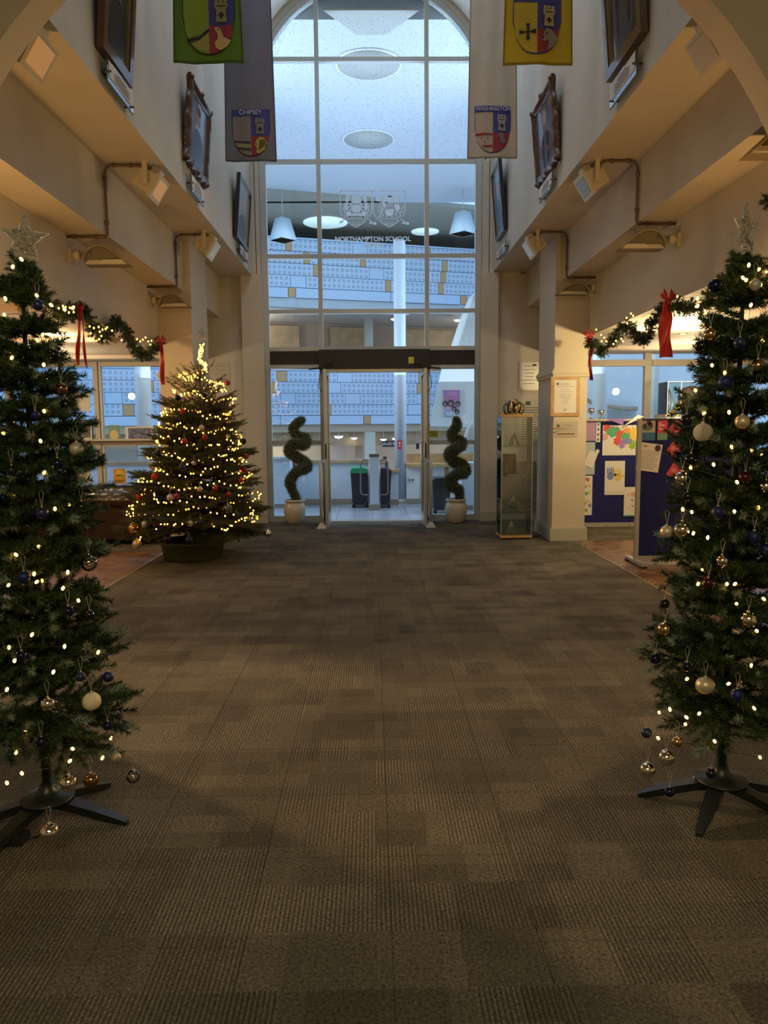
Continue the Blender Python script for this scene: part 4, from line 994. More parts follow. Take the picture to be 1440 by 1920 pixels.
picture(-1, (197, 96), (251, 159), None, 'mahogany', (.13, .055, .022), (.05,.05,.045), (.02,.022,.025), 'mahogany framed dark portrait nearest the camera on the left wall',
        figs=(('coat', 0, .30, .5, .30, (.03,.03,.035)), ('head', .1, .70, .17, .09, FL), ('collar', .1, .58, .12, .05, (.3,.25,.15))))
picture(-1, (355, 306), (391, 341), (364, 168), 'ornate', (.10, .045, .022), (.25,.26,.33), (.13,.18,.28), 'carved dark brown framed pale portrait, middle of the left wall',
        figs=(('coat', 0, .28, .55, .27, (.14,.18,.27)), ('head', 0, .70, .2, .11, (.40,.30,.28)), ('hair', 0, .78, .2, .06, (.25,.22,.22))))
picture(-1, (446, 453), (467, 464), (455, 346), 'black', (.02, .014, .018), (.38,.36,.38), (.28,.28,.32), 'thin black framed portrait farthest along the left wall',
        figs=(('coat', 0, .25, .6, .24, (.10,.10,.14)), ('head', 0, .66, .25, .12, (.48,.36,.30))))
picture(1, (1199, 69), (1134, 146), None, 'gilded', (.16, .095, .03), (.11,.085,.08), (.035,.035,.035), 'gilt and brown framed dark portrait nearest the camera on the right wall',
        figs=(('gown', 0, .30, .5, .3, (.06,.07,.07)), ('drape', -.3, .45, .12, .25, (.20,.13,.12)), ('drape', .3, .45, .10, .28, (.17,.11,.10)), ('head', 0, .74, .18, .09, FL)))
picture(1, (1040, 304), (1004, 343), (1028, 170), 'ornate', (.09, .045, .028), (.16,.17,.22), (.08,.08,.11), 'carved dark brown framed portrait with a pale sash, middle of the right wall',
        figs=(('gown', 0, .28, .55, .27, (.07,.07,.10)), ('sash', -.2, .30, .15, .28, (.32,.14,.16)), ('sash', .25, .32, .1, .25, (.40,.38,.38)), ('head', 0, .72, .2, .10, (.42,.33,.30))))
picture(1, (943, 431), (928, 454), (937, 309), 'black', (.03, .03, .05), (.16,.24,.42), (.10,.14,.28), 'thin dark framed blue portrait farthest along the right wall',
        figs=(('coat', 0, .25, .55, .24, (.10,.14,.26)), ('head', 0, .68, .25, .14, (.50,.45,.40))))
# acrylic caption plaques on stand-offs
def plaque(sg, near, far, nt, label):
    Xw = CX+sg*XW; Xs = Xw-sg*.05
    a, b, t = atx(*near, Xs), atx(*far, Xs), atx(*nt, Xs); zb = (a.z+b.z)/2; zt = t.z; ym = (a.y+b.y)/2
    e = empty('caption_plaque', (Xw, ym, zb), label, 'plaque', 'clear caption plaques under the portraits')
    MB().box((Xs-.003, a.y, zb), (Xs+.003, b.y, zt)).build('acrylic_sheet', CLEAR, e)
    MB().box((Xs-.005*sg-.001, a.y+.05*(b.y-a.y), zb+.25*(zt-zb)), (Xs-.005*sg+.001, a.y+.97*(b.y-a.y), zt-.06*(zt-zb))).build('caption_card', PAPER, e)
    MB().box((Xs-.005, a.y-.002, zb), (Xs+.005, a.y+.002, zt)).box((Xs-.005, a.y, zb-.002), (Xs+.005, b.y, zb+.003)).build('dark_edge', mat('dark_edge', (.06,.09,.09), .3), e)
    for k in range(4):
        z = zt-(zt-zb)*(.22+k*.13); MB().box((Xs-sg*.0075-.0005, a.y+(b.y-a.y)*(.25 if k else .35), z-.006), (Xs-sg*.0075+.0005, a.y+(b.y-a.y)*(.8 if k else .7), z+.006)).build('text_line', mat('grey_print', (.3,.3,.32), .8), e)
    for y, z in ((a.y+.04, (zb+zt)/2), (b.y-.04, zb+.25*(zt-zb))): MB().tube([(Xw, y, z), (Xs-sg*.018, y, z)], .009, 8).build('stand_off', CONDUIT, e)
plaque(-1, (201, 153), (250, 214), (201, 108), 'clear caption plaque below the nearest left portrait')
plaque(-1, (358, 356), (382, 389), (358, 325), 'clear caption plaque below the carved left portrait')
plaque(-1, (450, 478), (464, 492), (450, 458), 'clear caption plaque below the thin black left portrait')
plaque(1, (1194, 138), (1144, 206), (1194, 90), 'clear caption plaque below the gilt right portrait')
plaque(1, (1036, 350), (1012, 381), (1036, 319), 'clear caption plaque below the carved right portrait')
plaque(1, (948, 472), (932, 489), (948, 450), 'clear caption plaque below the blue right portrait')

# ================================================================= FLOODLIGHTS, CONDUITS, HOODED WALL LAMPS
FLM = mat('cream_casting', (.60, .52, .34), .45)
def flood(sg, px, py, label, glassm, Yc=None):
    z1 = ZS[sg][0]; c = atz(px, py, z1-.15); x, y = CX+sg*(XW+.14), c.y
    e = empty('floodlight', (x, y, z1-.32), label, 'floodlight', 'cream floodlights under the soffits')
    R = Euler((0, sg*math.radians(-32), 0)).to_matrix(); ctr = Vector((x-sg*.02, y, z1-.17))
    def bx(c0, sz, nm, m, par=e):
        mb = MB(); h = [k/2 for k in sz]; mb.box([c0[i]-h[i] for i in range(3)], [c0[i]+h[i] for i in range(3)])
        mb.v = [tuple(ctr+R@Vector(((-sg)*v[0], v[1], v[2]))) for v in mb.v]
        return mb.build(nm, m, par)
    bx((-.01, 0, 0), (.11, .25, .18), 'housing', FLM); bx((.055, 0, 0), (.03, .29, .22), 'bezel', FLM)
    bx((.071, 0, 0), (.006, .22, .155), 'lens', glassm)
    for i in range(7): bx((-.09, -.105+i*.035, 0), (.07, .008, .17), 'cooling_fin', FLM)
    bx((-.02, 0, .12), (.08, .11, .06), 'junction_box', FLM)
    MB().box((x-.03, y-.16, z1-.016), (x+.03, y+.16, z1)).box((x-.02, y-.17, z1-.20), (x+.02, y-.155, z1)).box((x-.02, y+.155, z1-.20), (x+.02, y+.17, z1)).build('bracket', FLM, e)
    return e
LG = mat('lens_glow', (.24,.13,.05), .45, emit=(1.0,.45,.12), es=.30); LD = mat('lens_grey', (.22,.25,.27), .4); LP = mat('lens_cream', (.55,.47,.33), .3)
flood(-1, 85, 88, 'cream floodlight nearest the arch under the left soffit', LG)
flood(-1, 305, 345, 'cream floodlight with a glowing lens, middle of the left soffit', LG)
flood(-1, 408, 462, 'cream floodlight farthest along the left soffit', LP)
flood(1, 1322, 78, 'cream floodlight nearest the arch under the right soffit', LP)
flood(1, 1092, 340, 'cream floodlight with a grey lens, middle of the right soffit', LD)
flood(1, 988, 460, 'cream floodlight farthest along the right soffit', LP)
def conduit(sg, pxh, pyh, label):
    z1, z2, _ = ZS[sg]; Y = atz(pxh, pyh, z1-.02).y; r = .013
    xa, xb, xc = CX+sg*(XW+.16), CX+sg*(XB-.02), CX+sg*XO
    pts = [(xa-sg*.0, Y, z1-.09), (xa+sg*.02, Y, z1-.035), (xa+sg*.06, Y, z1-.02), (xb-sg*.06, Y, z1-.02), (xb-sg*.02, Y, z1-.035), (xb, Y, z1-.08), (xb, Y, z2+.03),
           (xb+sg*.002, Y, z2-.005), (xb+sg*.025, Y, z2-.022), (xb+sg*.06, Y, z2-.02), (xc-.001*sg, Y, z2-.02)]
    e = empty('conduit', (xb, Y, z2), label, 'conduit', 'bronze cable conduits')
    MB().tube(pts, r, 8).build('pipe', CONDUIT, e)
    for p in ((xa+sg*.12, Y, z1-.02), (xb-sg*.08, Y, z1-.02), (xc-sg*.06, Y, z2-.02), (xb+sg*.10, Y, z2-.02)):
        MB().tube([(p[0]-.012, p[1], p[2]), (p[0]+.012, p[1], p[2])], .019, 8).build('saddle', CONDUIT, e)
    for z in (z1-.13, z2+.10): MB().tube([(xb, Y, z-.016), (xb, Y, z+.016)], .019, 8).build('saddle', CONDUIT, e)
conduit(-1, 240, 310, 'bronze conduit stepping down to the middle left floodlight'); conduit(-1, 370, 440, 'bronze conduit stepping down to the farthest left floodlight')
conduit(1, 1160, 302, 'bronze conduit stepping down to the middle right floodlight'); conduit(1, 1040, 435, 'bronze conduit stepping down to the farthest right floodlight')
HOOD = mat('olive_hood', (.20, .165, .10), .5)
def hood(sg, pxw, pxt, pyb, pyt, label):
    Xw = CX+sg*XO; Y = atx(pxw, (pyb+pyt)/2, Xw).y; tip = at(pxt, pyb, Y); top = at(pxt, pyt, Y)
    zb, zt = tip.z, top.z; xt = tip.x; xr = Xw-sg*.13; L_ = abs(xr-xt)
    e = empty('hooded_lamp', (Xw, Y, zb), label, 'wall lamp', 'hooded wall lamps above the garlands')
    def X(f): return xr+(xt-xr)*f
    prof = [(0, 0), (.0, .25), (.06, .62), (.18, .9), (.34, 1.0), (.5, .93), (.68, .66), (.84, .33), (1, 0)]
    H_ = zt-zb; d = .13
    outl = [(X(f), zb+H_*g) for f, g in prof]
    if sg > 0: outl = outl[::-1]
    MB().prism(outl, 'Y', Y-d*.2, Y+d).build('hood', HOOD, e)
    # rolled lip along the curved top edge, proud of the recessed face
    MB().tube([(X(f), Y-d*.35, zb+H_*g) for f, g in prof[1:]], .012, 8).build('lip', mat('lip_metal', (.30,.25,.16), .45), e)
    MB().prism([(X(.02), zb-.004), (X(.98), zb-.004), (X(.90), zb+H_*.20), (X(.12), zb+H_*.20)], 'Y', Y-d*.3, Y-d*.2-.001).build('reflector', mat('pale_reflector', (.55,.50,.38), .3), e)
    MB().prism([(X(.35), zb-.002), (X(.95), zb-.002), (X(.86), zb+H_*.22), (X(.45), zb+H_*.22)], 'Y', Y-d*.36, Y-d*.3).build('lens', mat('pale_lens', (.66,.60,.46), .2), e)
    MB().tube([(Xw-sg*.06, Y, zb+.08), (Xw-sg*.12, Y, zb+.10), (X(.10), Y-.02, zb+.03), (X(.16), Y-.03, zb+.11)], .015, 8).build('arm', HOOD, e)
    MB().box((Xw-sg*.001, Y-.05, zb+.01), (Xw-sg*.03, Y+.05, zb+.13)).tube([(Xw-sg*.03, Y, zb+.08), (Xw-sg*.09, Y, zb+.08)], .045, 14).build('wall_bracket', FLM, e)
    return e
hood(-1, 131, 243, 496, 461, 'hooded wall lamp on the left wall, the one nearer the camera'); hood(-1, 279, 357, 575, 551, 'hooded wall lamp on the left wall, the one nearer the glass')
hood(1, 1273, 1160, 467, 432, 'hooded wall lamp on the right wall, middle one of three'); hood(1, 1122, 1043, 552, 531, 'hooded wall lamp on the right wall, the one nearest the glass')
hood(1, 1530, 1404, 288, 245, 'hooded wall lamp at the right frame edge nearest the camera')

# ================================================================= NOTICES ON THE COLUMN AND END WALL
def sheet(name, px0, px1, py0, py1, Y, m, label, cat, lines=0, rot=0, th=.004, lm=INK, group=None, bend=0):
    a, b = at(px0, py1, Y), at(px1, py0, Y); cx, cz = (a.x+b.x)/2, (a.z+b.z)/2; w_, h_ = b.x-a.x, b.z-a.z
    e = empty(name, (cx, Y, cz-h_/2), label, cat, group)
    ca, sa = math.cos(rot), math.sin(rot)
    def add(u0, u1, v0, v1, m_, nm, n0, n1, par=e):
        q = [(u0*w_/2, v0*h_/2), (u1*w_/2, v0*h_/2), (u1*w_/2, v1*h_/2), (u0*w_/2, v1*h_/2)]
        return MB().prism([(cx+x*ca-z*sa, cz+x*sa+z*ca) for x, z in q], 'Y', Y-n1, Y-n0).build(nm, m_, par)
    e['_'] = 0; del e['_']
    base = add(-1, 1, -1, 1, m, 'sheet', 0, th)
    for i in range(lines):
        v = .72-1.5*i/max(1, lines); k = random.uniform(.45, .78); add(-k, k, v-.022, v+.022, lm, 'text_line', th, th+.0008)
    def blob(u, v, ru, rv, m_, nm='picture_shape', n=12, spk=0, off=.0012):
        pts = []
        for i in range(n):
            q = 2*PI*i/n; f = 1-spk*(i % 2); x, z = (u*w_/2+ru*w_/2*math.cos(q)*f), (v*h_/2+rv*h_/2*math.sin(q)*f)
            pts.append((cx+x*ca-z*sa, cz+x*sa+z*ca))
        return MB().prism(pts, 'Y', Y-th-off, Y-th+.0002).build(nm, m_, e)
    return e, add, blob
YC = 9.8
e, add, _ = sheet('certificate', 1031.5, 1087, 706, 780.5, YC, WOOD, 'wood framed certificate on the front of the right column', 'certificate', th=.018)
add(-.76, .76, -.83, .83, PAPER, 'mount', .018, .020)
for v, k in ((.50,.66),(.36,.3),(.25,.4),(.14,.34),(.06,.5),(-.02,.38),(-.08,.34),(-.16,.26),(-.24,.22),(-.34,.26),(-.6,.1)): add(-k, k, v-.009, v+.009, mat('grey_print'), 'text_line', .020, .0208)
add(-.62, -.45, .58, .68, INK, 'emblem', .020, .021); add(-.38, .2, .64, .66, mat('grey_print'), 'text_line', .020, .0208); add(-.38, .3, .59, .61, mat('grey_print'), 'text_line', .020, .0208)
add(-.1, .1, -.72, -.66, mat('grey_print'), 'signature', .020, .0208)
e, add, blob = sheet('award_plaque', 1036.5, 1083, 789.5, 819.5, YC, mat('brushed_plate', (.50,.47,.40), .35, .3), 'small metal award plaque under the wood framed certificate', 'plaque', th=.006)
add(-.72, -.45, .28, .58, INK, 'emblem', .006, .0075); add(-.3, .5, .50, .56, mat('grey_print'), 'text_line', .006, .007); add(-.3, .7, .36, .42, mat('grey_print'), 'text_line', .006, .007)
add(-.7, .75, -.70, -.55, mat('dark_red_print', (.25,.06,.05), .6), 'text_line', .006, .007)
MB().tube([at(1037.5, 803.5, YC-.008), at(1050, 802, YC-.008), at(1066, 804.5, YC-.008)], [.006, .004, .001], 6).build('swoosh', mat('swoosh_red', (.6,.08,.05), .5), e)
MB().tube([at(1038, 812, YC-.008), at(1050, 805, YC-.008), at(1068, 804, YC-.008)], [.005, .003, .001], 6).build('swoosh', mat('swoosh_green', (.1,.35,.2), .5), e)
e, add, _ = sheet('framed_notice', 973, 1010, 679, 732, YE, mat('framed_white', (.55,.53,.50), .25), 'glazed white notice high on the end wall left of the right column', 'notice', lines=6, th=.02, lm=mat('grey_print'))
add(.35, .75, .72, .86, INK, 'emblem', .02, .0212)
e, add, _ = sheet('text_panel', 948, 1012, 748, 834, YE, mat('pale_panel', (.50,.47,.40), .5), 'large pale panel of printed text behind the glass cabinet', 'notice', th=.01)
for i in range(14):
    v = .62-i*.105; add(-.1, .92-(.1 if i % 4 == 3 else 0), v-.018, v+.018, INK, 'text_line', .01, .011)
add(.15, .45, .72, .90, INK, 'emblem', .01, .011)
e, add, _ = sheet('framed_notice', 398, 430, 679, 731, YE, mat('framed_beige', (.50,.45,.36), .3), 'faint beige framed notice on the end wall behind the lit fir', 'notice', lines=5, th=.012, lm=mat('grey_print'))
e, add, _ = sheet('grey_board', 935, 1005, 865, 962, YE, mat('grey_panel', (.24,.22,.18), .5), 'low grey board on the end wall behind the glass cabinet', 'board', th=.02)

# ================================================================= GLASS DISPLAY CABINET
YF = 9.96; xa, xb = at(939, 1010, YF).x, at(996, 1010, YF).x; zt = at(967, 779, YF).z; YB = YF+.36; W_ = xb-xa
e = empty('display_cabinet', ((xa+xb)/2, (YF+YB)/2, 0), 'tall narrow glass display cabinet with wooden top and base beside the right column', 'display cabinet')
MB().box((xa-.01, YF-.01, .02), (xb+.01, YB+.01, .055)).build('base', WOOD, e); MB().box((xa-.01, YF-.01, zt-.02), (xb+.01, YB+.01, zt+.015)).build('top', WOOD, e)
for x in (xa+.03, xb-.03):
    for y in (YF+.03, YB-.03): MB().lathe([(.02, 0), (.02, .02)], (x, y, 0), 10).build('foot', BLACK, e)
CG = glass('cabinet_glass', (.93, .97, .95), .16)
MB().box((xa, YF, .055), (xb, YF+.004, zt-.02)).build('pane', CG, e); MB().box((xa, YB-.004, .055), (xb, YB, zt-.02)).build('pane', CG, e)
MB().box((xa, YF+.004, .055), (xa+.004, YB-.004, zt-.02)).build('pane', CG, e); MB().box((xb-.004, YF+.004, .055), (xb, YB-.004, zt-.02)).build('pane', CG, e)
EDG = mat('glass_edge', (.30,.40,.36), .15)
for x in (xa, xb):
    for y in (YF, YB): MB().cb((x, y, (zt+.035)/2), (.008, .008, zt-.075)).build('edge', EDG, e)
SZ = [at(960, py, YF+.18).z for py in (836, 892, 950)]
for z in SZ: MB().box((xa+.01, YF+.01, z-.006), (xb-.01, YB-.01, z)).build('shelf', glass('shelf_glass', (.75,.88,.82), .3), e); 
for z in SZ: MB().box((xa+.005, YF+.006, z-.007), (xb-.005, YF+.011, z+.001)).build('shelf_lip', EDG, e)
def pyramid(px, z, w_, h_, m1, m2, label):
    x = at(px, 950, YF+.18).x; y = YF+.17
    t = empty('glass_trophy', (x, y, z), label, 'trophy'); a = w_/2; c = .52
    P0 = [(x-a, y-a, z), (x+a, y-a, z), (x+a, y+a, z), (x-a, y+a, z)]; M_ = [(x-a*(1-c), y-a*(1-c), z+h_*c), (x+a*(1-c), y-a*(1-c), z+h_*c), (x+a*(1-c), y+a*(1-c), z+h_*c), (x-a*(1-c), y+a*(1-c), z+h_*c)]
    MB().add(P0+M_, [(0,3,2,1),(4,5,6,7),(0,1,5,4),(1,2,6,5),(2,3,7,6),(3,0,4,7)]).build('prism_base', m1, t)
    MB().add(M_+[(x, y, z+h_)], [(0,1,4),(1,2,4),(2,3,4),(3,0,4)]).build('prism_tip', m2, t)
TIP = mat('gold_tip', (.8,.72,.45), .2); 
pyramid(958.5, .055, .15, .19, mat('grey_crystal', (.32,.38,.40), .1, spec=.8), mat('pale_tip', (.72,.66,.50), .25), 'pale tipped grey glass pyramid on the cabinet floor')
pyramid(962, SZ[2], .13, .15, mat('green_crystal', (.10,.30,.22), .1, spec=.8), TIP, 'gold tipped green glass pyramid on the lowest cabinet shelf')
x = at(958, 880, YF+.18).x; z = SZ[1]
t = empty('presentation_box', (x, YF+.2, z), 'dark upright presentation box with a brass spine on the middle cabinet shelf', 'box')
MB().box((x-.09, YF+.12, z+.035), (x+.06, YF+.30, z+.29)).build('case', mat('brown_leather', (.06,.035,.025), .4), t); MB().box((x-.088, YF+.115, z+.05), (x+.01, YF+.12, z+.28)).build('front_panel', mat('olive_panel', (.16,.13,.06), .4, noise=.4, nscale=15), t)
t = empty('book', (x, YF+.1, z), 'dark closed book lying under the presentation box', 'book'); MB().box((x-.09, YF+.06, z), (x+.12, YF+.30, z+.034)).build('cover', mat('dark_cover', (.03,.02,.02), .5), t); MB().box((x-.08, YF+.058, z+.006), (x+.115, YF+.062, z+.028)).build('pages', PAPER, t)
x = at(963, 830, YF+.18).x; z = SZ[0]
t = empty('glass_award', (x, YF+.18, z), 'curved clear glass award on the top cabinet shelf', 'trophy')
MB().box((x-.05, YF+.12, z), (x+.08, YF+.24, z+.015)).build('base', PAPER, t)
for s in (0, .03): MB().tube([(x-.05+s, YF+.18, z+.015), (x-.03+s, YF+.18, z+.11), (x+.0+s*.5, YF+.18, z+.155), (x+.035, YF+.18, z+.09), (x+.065+s*.2, YF+.18, z+.015)], [.010, .009, .008, .008, .010], 8).build('blade', mat('clear_crystal', (.35,.38,.40), .08, .5), t)
z = zt+.015; x = (xa+xb)/2-.01
t = empty('sculpture', (x, YF+.17, z), 'entwined gold and dark metal sculpture on top of the glass cabinet', 'sculpture')
SG = mat('old_gold', (.45,.33,.12), .22, 1); SD = mat('dark_bronze', (.12,.12,.11), .25, .9)
for i, (dx, dy, r, hh, m_) in enumerate(((-.09, 0, .05, .14, SD), (.07, 0, .055, .15, SG), (0, -.02, .055, .19, SG), (-.035, .05, .045, .17, SD), (.04, .05, .045, .16, SD))):
    pts = [(x+dx+r*math.sin(q), YF+.17+dy+.02*math.cos(q*2), z+hh/2-hh/2*math.cos(q)+.006) for q in [2*PI*k/16 for k in range(17)]]
    MB().tube(pts, .014, 8).build('figure_loop', m_, t)
MB().sphere((x+.005, YF+.14, z+.16), .032, 12).build('figure_head', mat('rose_gold', (.5,.3,.2), .25, 1), t); MB().lathe([(.10, 0), (.11, .008), (.09, .018)], (x, YF+.17, z), 20).build('plinth', SG, t)

# ================================================================= NOTICE BOARDS WITH PINNED SHEETS
def board(x0, x1, Y, z0, z1, label, foot=True):
    e = empty('display_board', ((x0+x1)/2, Y, 0), label, 'display board')
    MB().box((x0+.035, Y+.005, z0+.035), (x1-.035, Y+.03, z1-.02)).build('felt_panel', NAVYF, e)
    for a, b in (((x0, Y-.012, .05), (x0+.04, Y+.035, z1)), ((x1-.04, Y-.012, .05), (x1, Y+.035, z1))): MB().box(a, b).build('upright', GREYAL, e)
    MB().box((x0+.04, Y-.008, z0-.03), (x1-.04, Y+.03, z0+.035)).build('bottom_rail', GREYAL, e); MB().box((x0+.04, Y-.006, z1-.02), (x1-.04, Y+.03, z1)).build('top_rail', mat('navy_trim', (.02,.02,.08), .5), e)
    for x in (x0+.02, x1-.02):
        MB().box((x-.03, Y-.26, .02), (x+.03, Y+.28, .05)).build('foot', GREYAL, e)
        for y in (Y-.24, Y+.26): MB().cb((x, y, .01), (.055, .05, .02)).build('foot_pad', BLACK, e)
    for i in range(4): MB().tube([(x0+.2+i*(x1-x0-.4)/3, Y-.009, z0), (x0+.2+i*(x1-x0-.4)/3, Y-.014, z0)], .012, 8).build('screw', SILVER, e)
    return e
Y1 = 11.15; xb1 = at(1192, 900, Y1).x+.12; Y2 = 8.05; xb2 = at(1190.5, 1000, Y2).x
board(2.62, xb1, Y1, at(1150, 984, Y1).z, at(1150, 789, Y1).z, 'far blue felt display board with children\'s paintings, right of the notice column')
board(xb2, xb2+1.25, Y2, at(1220, 1048, Y2).z, at(1220, 785, Y2).z, 'near blue felt display board with red leaflets, half behind the right tree')
YP = Y1+.004
COLS = {'g': mat('paper_green', (.10,.38,.20), .8), 'r': mat('paper_red', (.65,.08,.07), .8), 'y': mat('paper_yellow', (.72,.52,.10), .8), 'p': mat('paper_purple', (.33,.20,.50), .8),
        'o': mat('paper_orange', (.7,.32,.10), .8), 'l': mat('paper_lime', (.25,.45,.03), .8), 'b': mat('paper_blue', (.18,.24,.50), .8), 'k': mat('paper_pink', (.70,.35,.32), .8)}
e, add, blob = sheet('painting', 1129, 1193, 797, 854, YP, PAPER, 'wide white sheet of overlapping coloured paper hands on the far board', 'painting')
for i, (u, v, ru, rv, c) in enumerate(((-.75,.8,.2,.25,'r'), (-.35,.55,.4,.32,'g'), (.1,.4,.25,.25,'r'), (.45,.55,.22,.3,'o'), (-.1,-.05,.2,.28,'r'), (.35,.25,.25,.25,'g'), (.85,.4,.2,.5,'y'), (.15,-.25,.14,.3,'p'), (.8,-.3,.18,.28,'l'), (-.85,.25,.14,.2,'k'), (.5,-.05,.25,.2,'b'))):
    b_ = blob(u, v, ru*1.35, rv*1.2, COLS[c], 'paper_cutout', 14, .28, off=.001+.0004*i)
add(.20, .42, -.42, .1, COLS['k'], 'paper_chair', .006, .0075)
e, add, blob = sheet('painting', 1133, 1172, 864, 928, YP, PAPER, 'white sheet with a blue and a yellow handprint on the far board', 'painting')
def hand(add, blob, u, v, m_, s=1.0):
    blob(u, v, .20*s, .13*s, m_, 'handprint')
    for k in range(4): blob(u-.17*s+.11*s*k, v+.20*s-(.03 if k in (0, 3) else 0), .045*s, .13*s, m_, 'finger', 8)
    blob(u+.27*s, v+.05*s, .10*s, .05*s, m_, 'thumb', 8)
hand(add, blob, -.45, .1, COLS['b'], 1.7); hand(add, blob, .30, .02, COLS['y'], 1.7)
add(-.9, .9, -1, -.72, mat('paper_fold', (.66,.63,.60), .8), 'folded_sheet', .004, .010)
e, add, blob = sheet('painting', 1169, 1194, 913, 968, YP, PAPER, 'white sheet with a painted flower figure low on the far board', 'painting')
for u, v, r, c in ((.4,.5,.35,'k'), (.3,.1,.2,'p'), (.4,-.3,.16,'g'), (-.3,.5,.2,'y'), (-.2,-.4,.12,'k')): blob(u, v, r, r*.5, COLS[c], 'paint_spot')
add(-1, 1, -1, -.92, COLS['g'], 'painted_grass', .004, .005)
e, add, blob = sheet('painting', 1088, 1117, 789, 827, YP, mat('paper_lilac', (.42,.27,.52), .8), 'plain lilac sheet at the top left of the far board', 'painting')
e, add, blob = sheet('paper_strip', 1117, 1126, 791, 829, YP, PAPER, 'narrow white strip with dark paw marks beside the lilac sheet', 'paper')
for i in range(4): blob(0, .75-i*.5, .5, .14, INK, 'paw_mark', 6)
e, add, blob = sheet('paper_sheet', 1088, 1116, 829, 890, YP, mat('paper_paleblue', (.42,.50,.56), .8), 'pale blue sheet on the far board below the lilac sheet', 'paper')
e, add, blob = sheet('paper_shape', 1099, 1117, 846, 876, YP-.006, PAPER, 'cream cut-out shape tilted over the pale blue sheet', 'paper', rot=-.35)
blob(.7, 1.2, .55, .35, PAPER, 'paper_flower', 12, .45)
e, add, blob = sheet('painting', 1088, 1111, 892, 966, YP, PAPER, 'tall white sheet covered in coloured dots at the left of the far board', 'painting')
for u, v, c in ((-.3,.85,'p'), (.2,.8,'r'), (-.3,.45,'p'), (.4,.5,'y'), (0,.1,'g'), (.5,.15,'y'), (-.5,0,'p'), (.2,-.3,'y'), (.6,-.5,'p'), (-.3,-.4,'g'), (0,-.75,'l')): blob(u, v, .28, .10, COLS[c], 'paint_spot', 10)
e = empty('paper_plane', (at(1160, 790, Y1).x, Y1-.03, at(1160, 790, Y1).z), 'folded purple and white paper plane on the top edge of the far board', 'paper model')
q = [at(1134, 785, Y1-.05), at(1170, 786, Y1-.05), at(1168, 797, Y1-.05)]; MB().add(q+[p+Vector((0, .01, .004)) for p in q], [(0,1,2),(3,5,4),(0,3,4,1),(1,4,5,2),(2,5,3,0)]).build('wing', COLS['p'], e)
q = [at(1170, 799, Y1-.06), at(1196, 778, Y1-.02), at(1207, 781, Y1-.02)]; MB().add(q+[p+Vector((0, .01, .004)) for p in q], [(0,1,2),(3,5,4),(0,3,4,1),(1,4,5,2),(2,5,3,0)]).build('wing', PAPER, e)
YQ = Y2+.004
e, add, blob = sheet('leaflet', 1198.5, 1229, 786, 826, YQ, mat('leaflet_photo', (.45,.38,.28), .5), 'leaflet with a photo over a blue foot, top left of the near board', 'leaflet')
add(-1, 1, -1, -.25, mat('leaflet_blue', (.03,.15,.32), .5), 'blue_foot', .004, .005); 
for u, v in ((-.35, .35), (.15, .7), (.4, .45)): blob(u, v, .3, .25, mat('dark_hair'), 'portrait_head'); 
blob(-.1, .15, .7, .25, mat('teal_print', (.08,.20,.22), .5), 'picture_shape', off=.001)
e, add, blob = sheet('leaflet', 1232, 1252, 786, 825, YQ, mat('leaflet_red', (.60,.05,.09), .5), 'narrow red and green leaflet beside the photo leaflet', 'leaflet')
add(-1, 1, -1, -.35, mat('leaflet_green', (.15,.32,.20), .5), 'green_foot', .004, .005)
for v, k in ((.62,.3),(.42,.7),(.22,.15),(.06,.6)): add(-.75, -.75+k*1.6, v-.05, v+.05, PAPER, 'text_line', .004, .005)
for i, (px, py, r, pos) in enumerate(((1267.5, 802, -.6, 'uppermost'), (1264, 842, -.62, 'middle'), (1264, 884, -.55, 'lowest'))):
    e, add, blob = sheet('leaflet', px-11, px+11, py-12.5, py+12.5, YQ-.001*i, mat('leaflet_red'), 'tilted square red leaflet, %s of three on the near board' % pos, 'leaflet', rot=r)
    for v in (.35, .1, -.1): add(-.6, .6, v-.05, v+.05, COLS['k'], 'text_line', .004, .005)
    blob(.4, -.55, .2, .2, COLS['k'], 'emblem')
e, add, blob = sheet('letter', 1195, 1239, 831, 884, YQ-.004, PAPER, 'tilted white printed letter with a round emblem on the near board', 'letter', rot=-.14)
for i in range(9): v = .42-i*.15; add(-.8, .55 if i % 3 == 2 else .8, v-.018, v+.018, mat('grey_print'), 'text_line', .004, .005)
blob(.62, .72, .27, .24, mat('dark_hair'), 'emblem'); blob(-.72, -.72, .15, .13, INK, 'emblem'); add(-.7, -.3, .72, .82, mat('grey_print'), 'text_line', .004, .005)
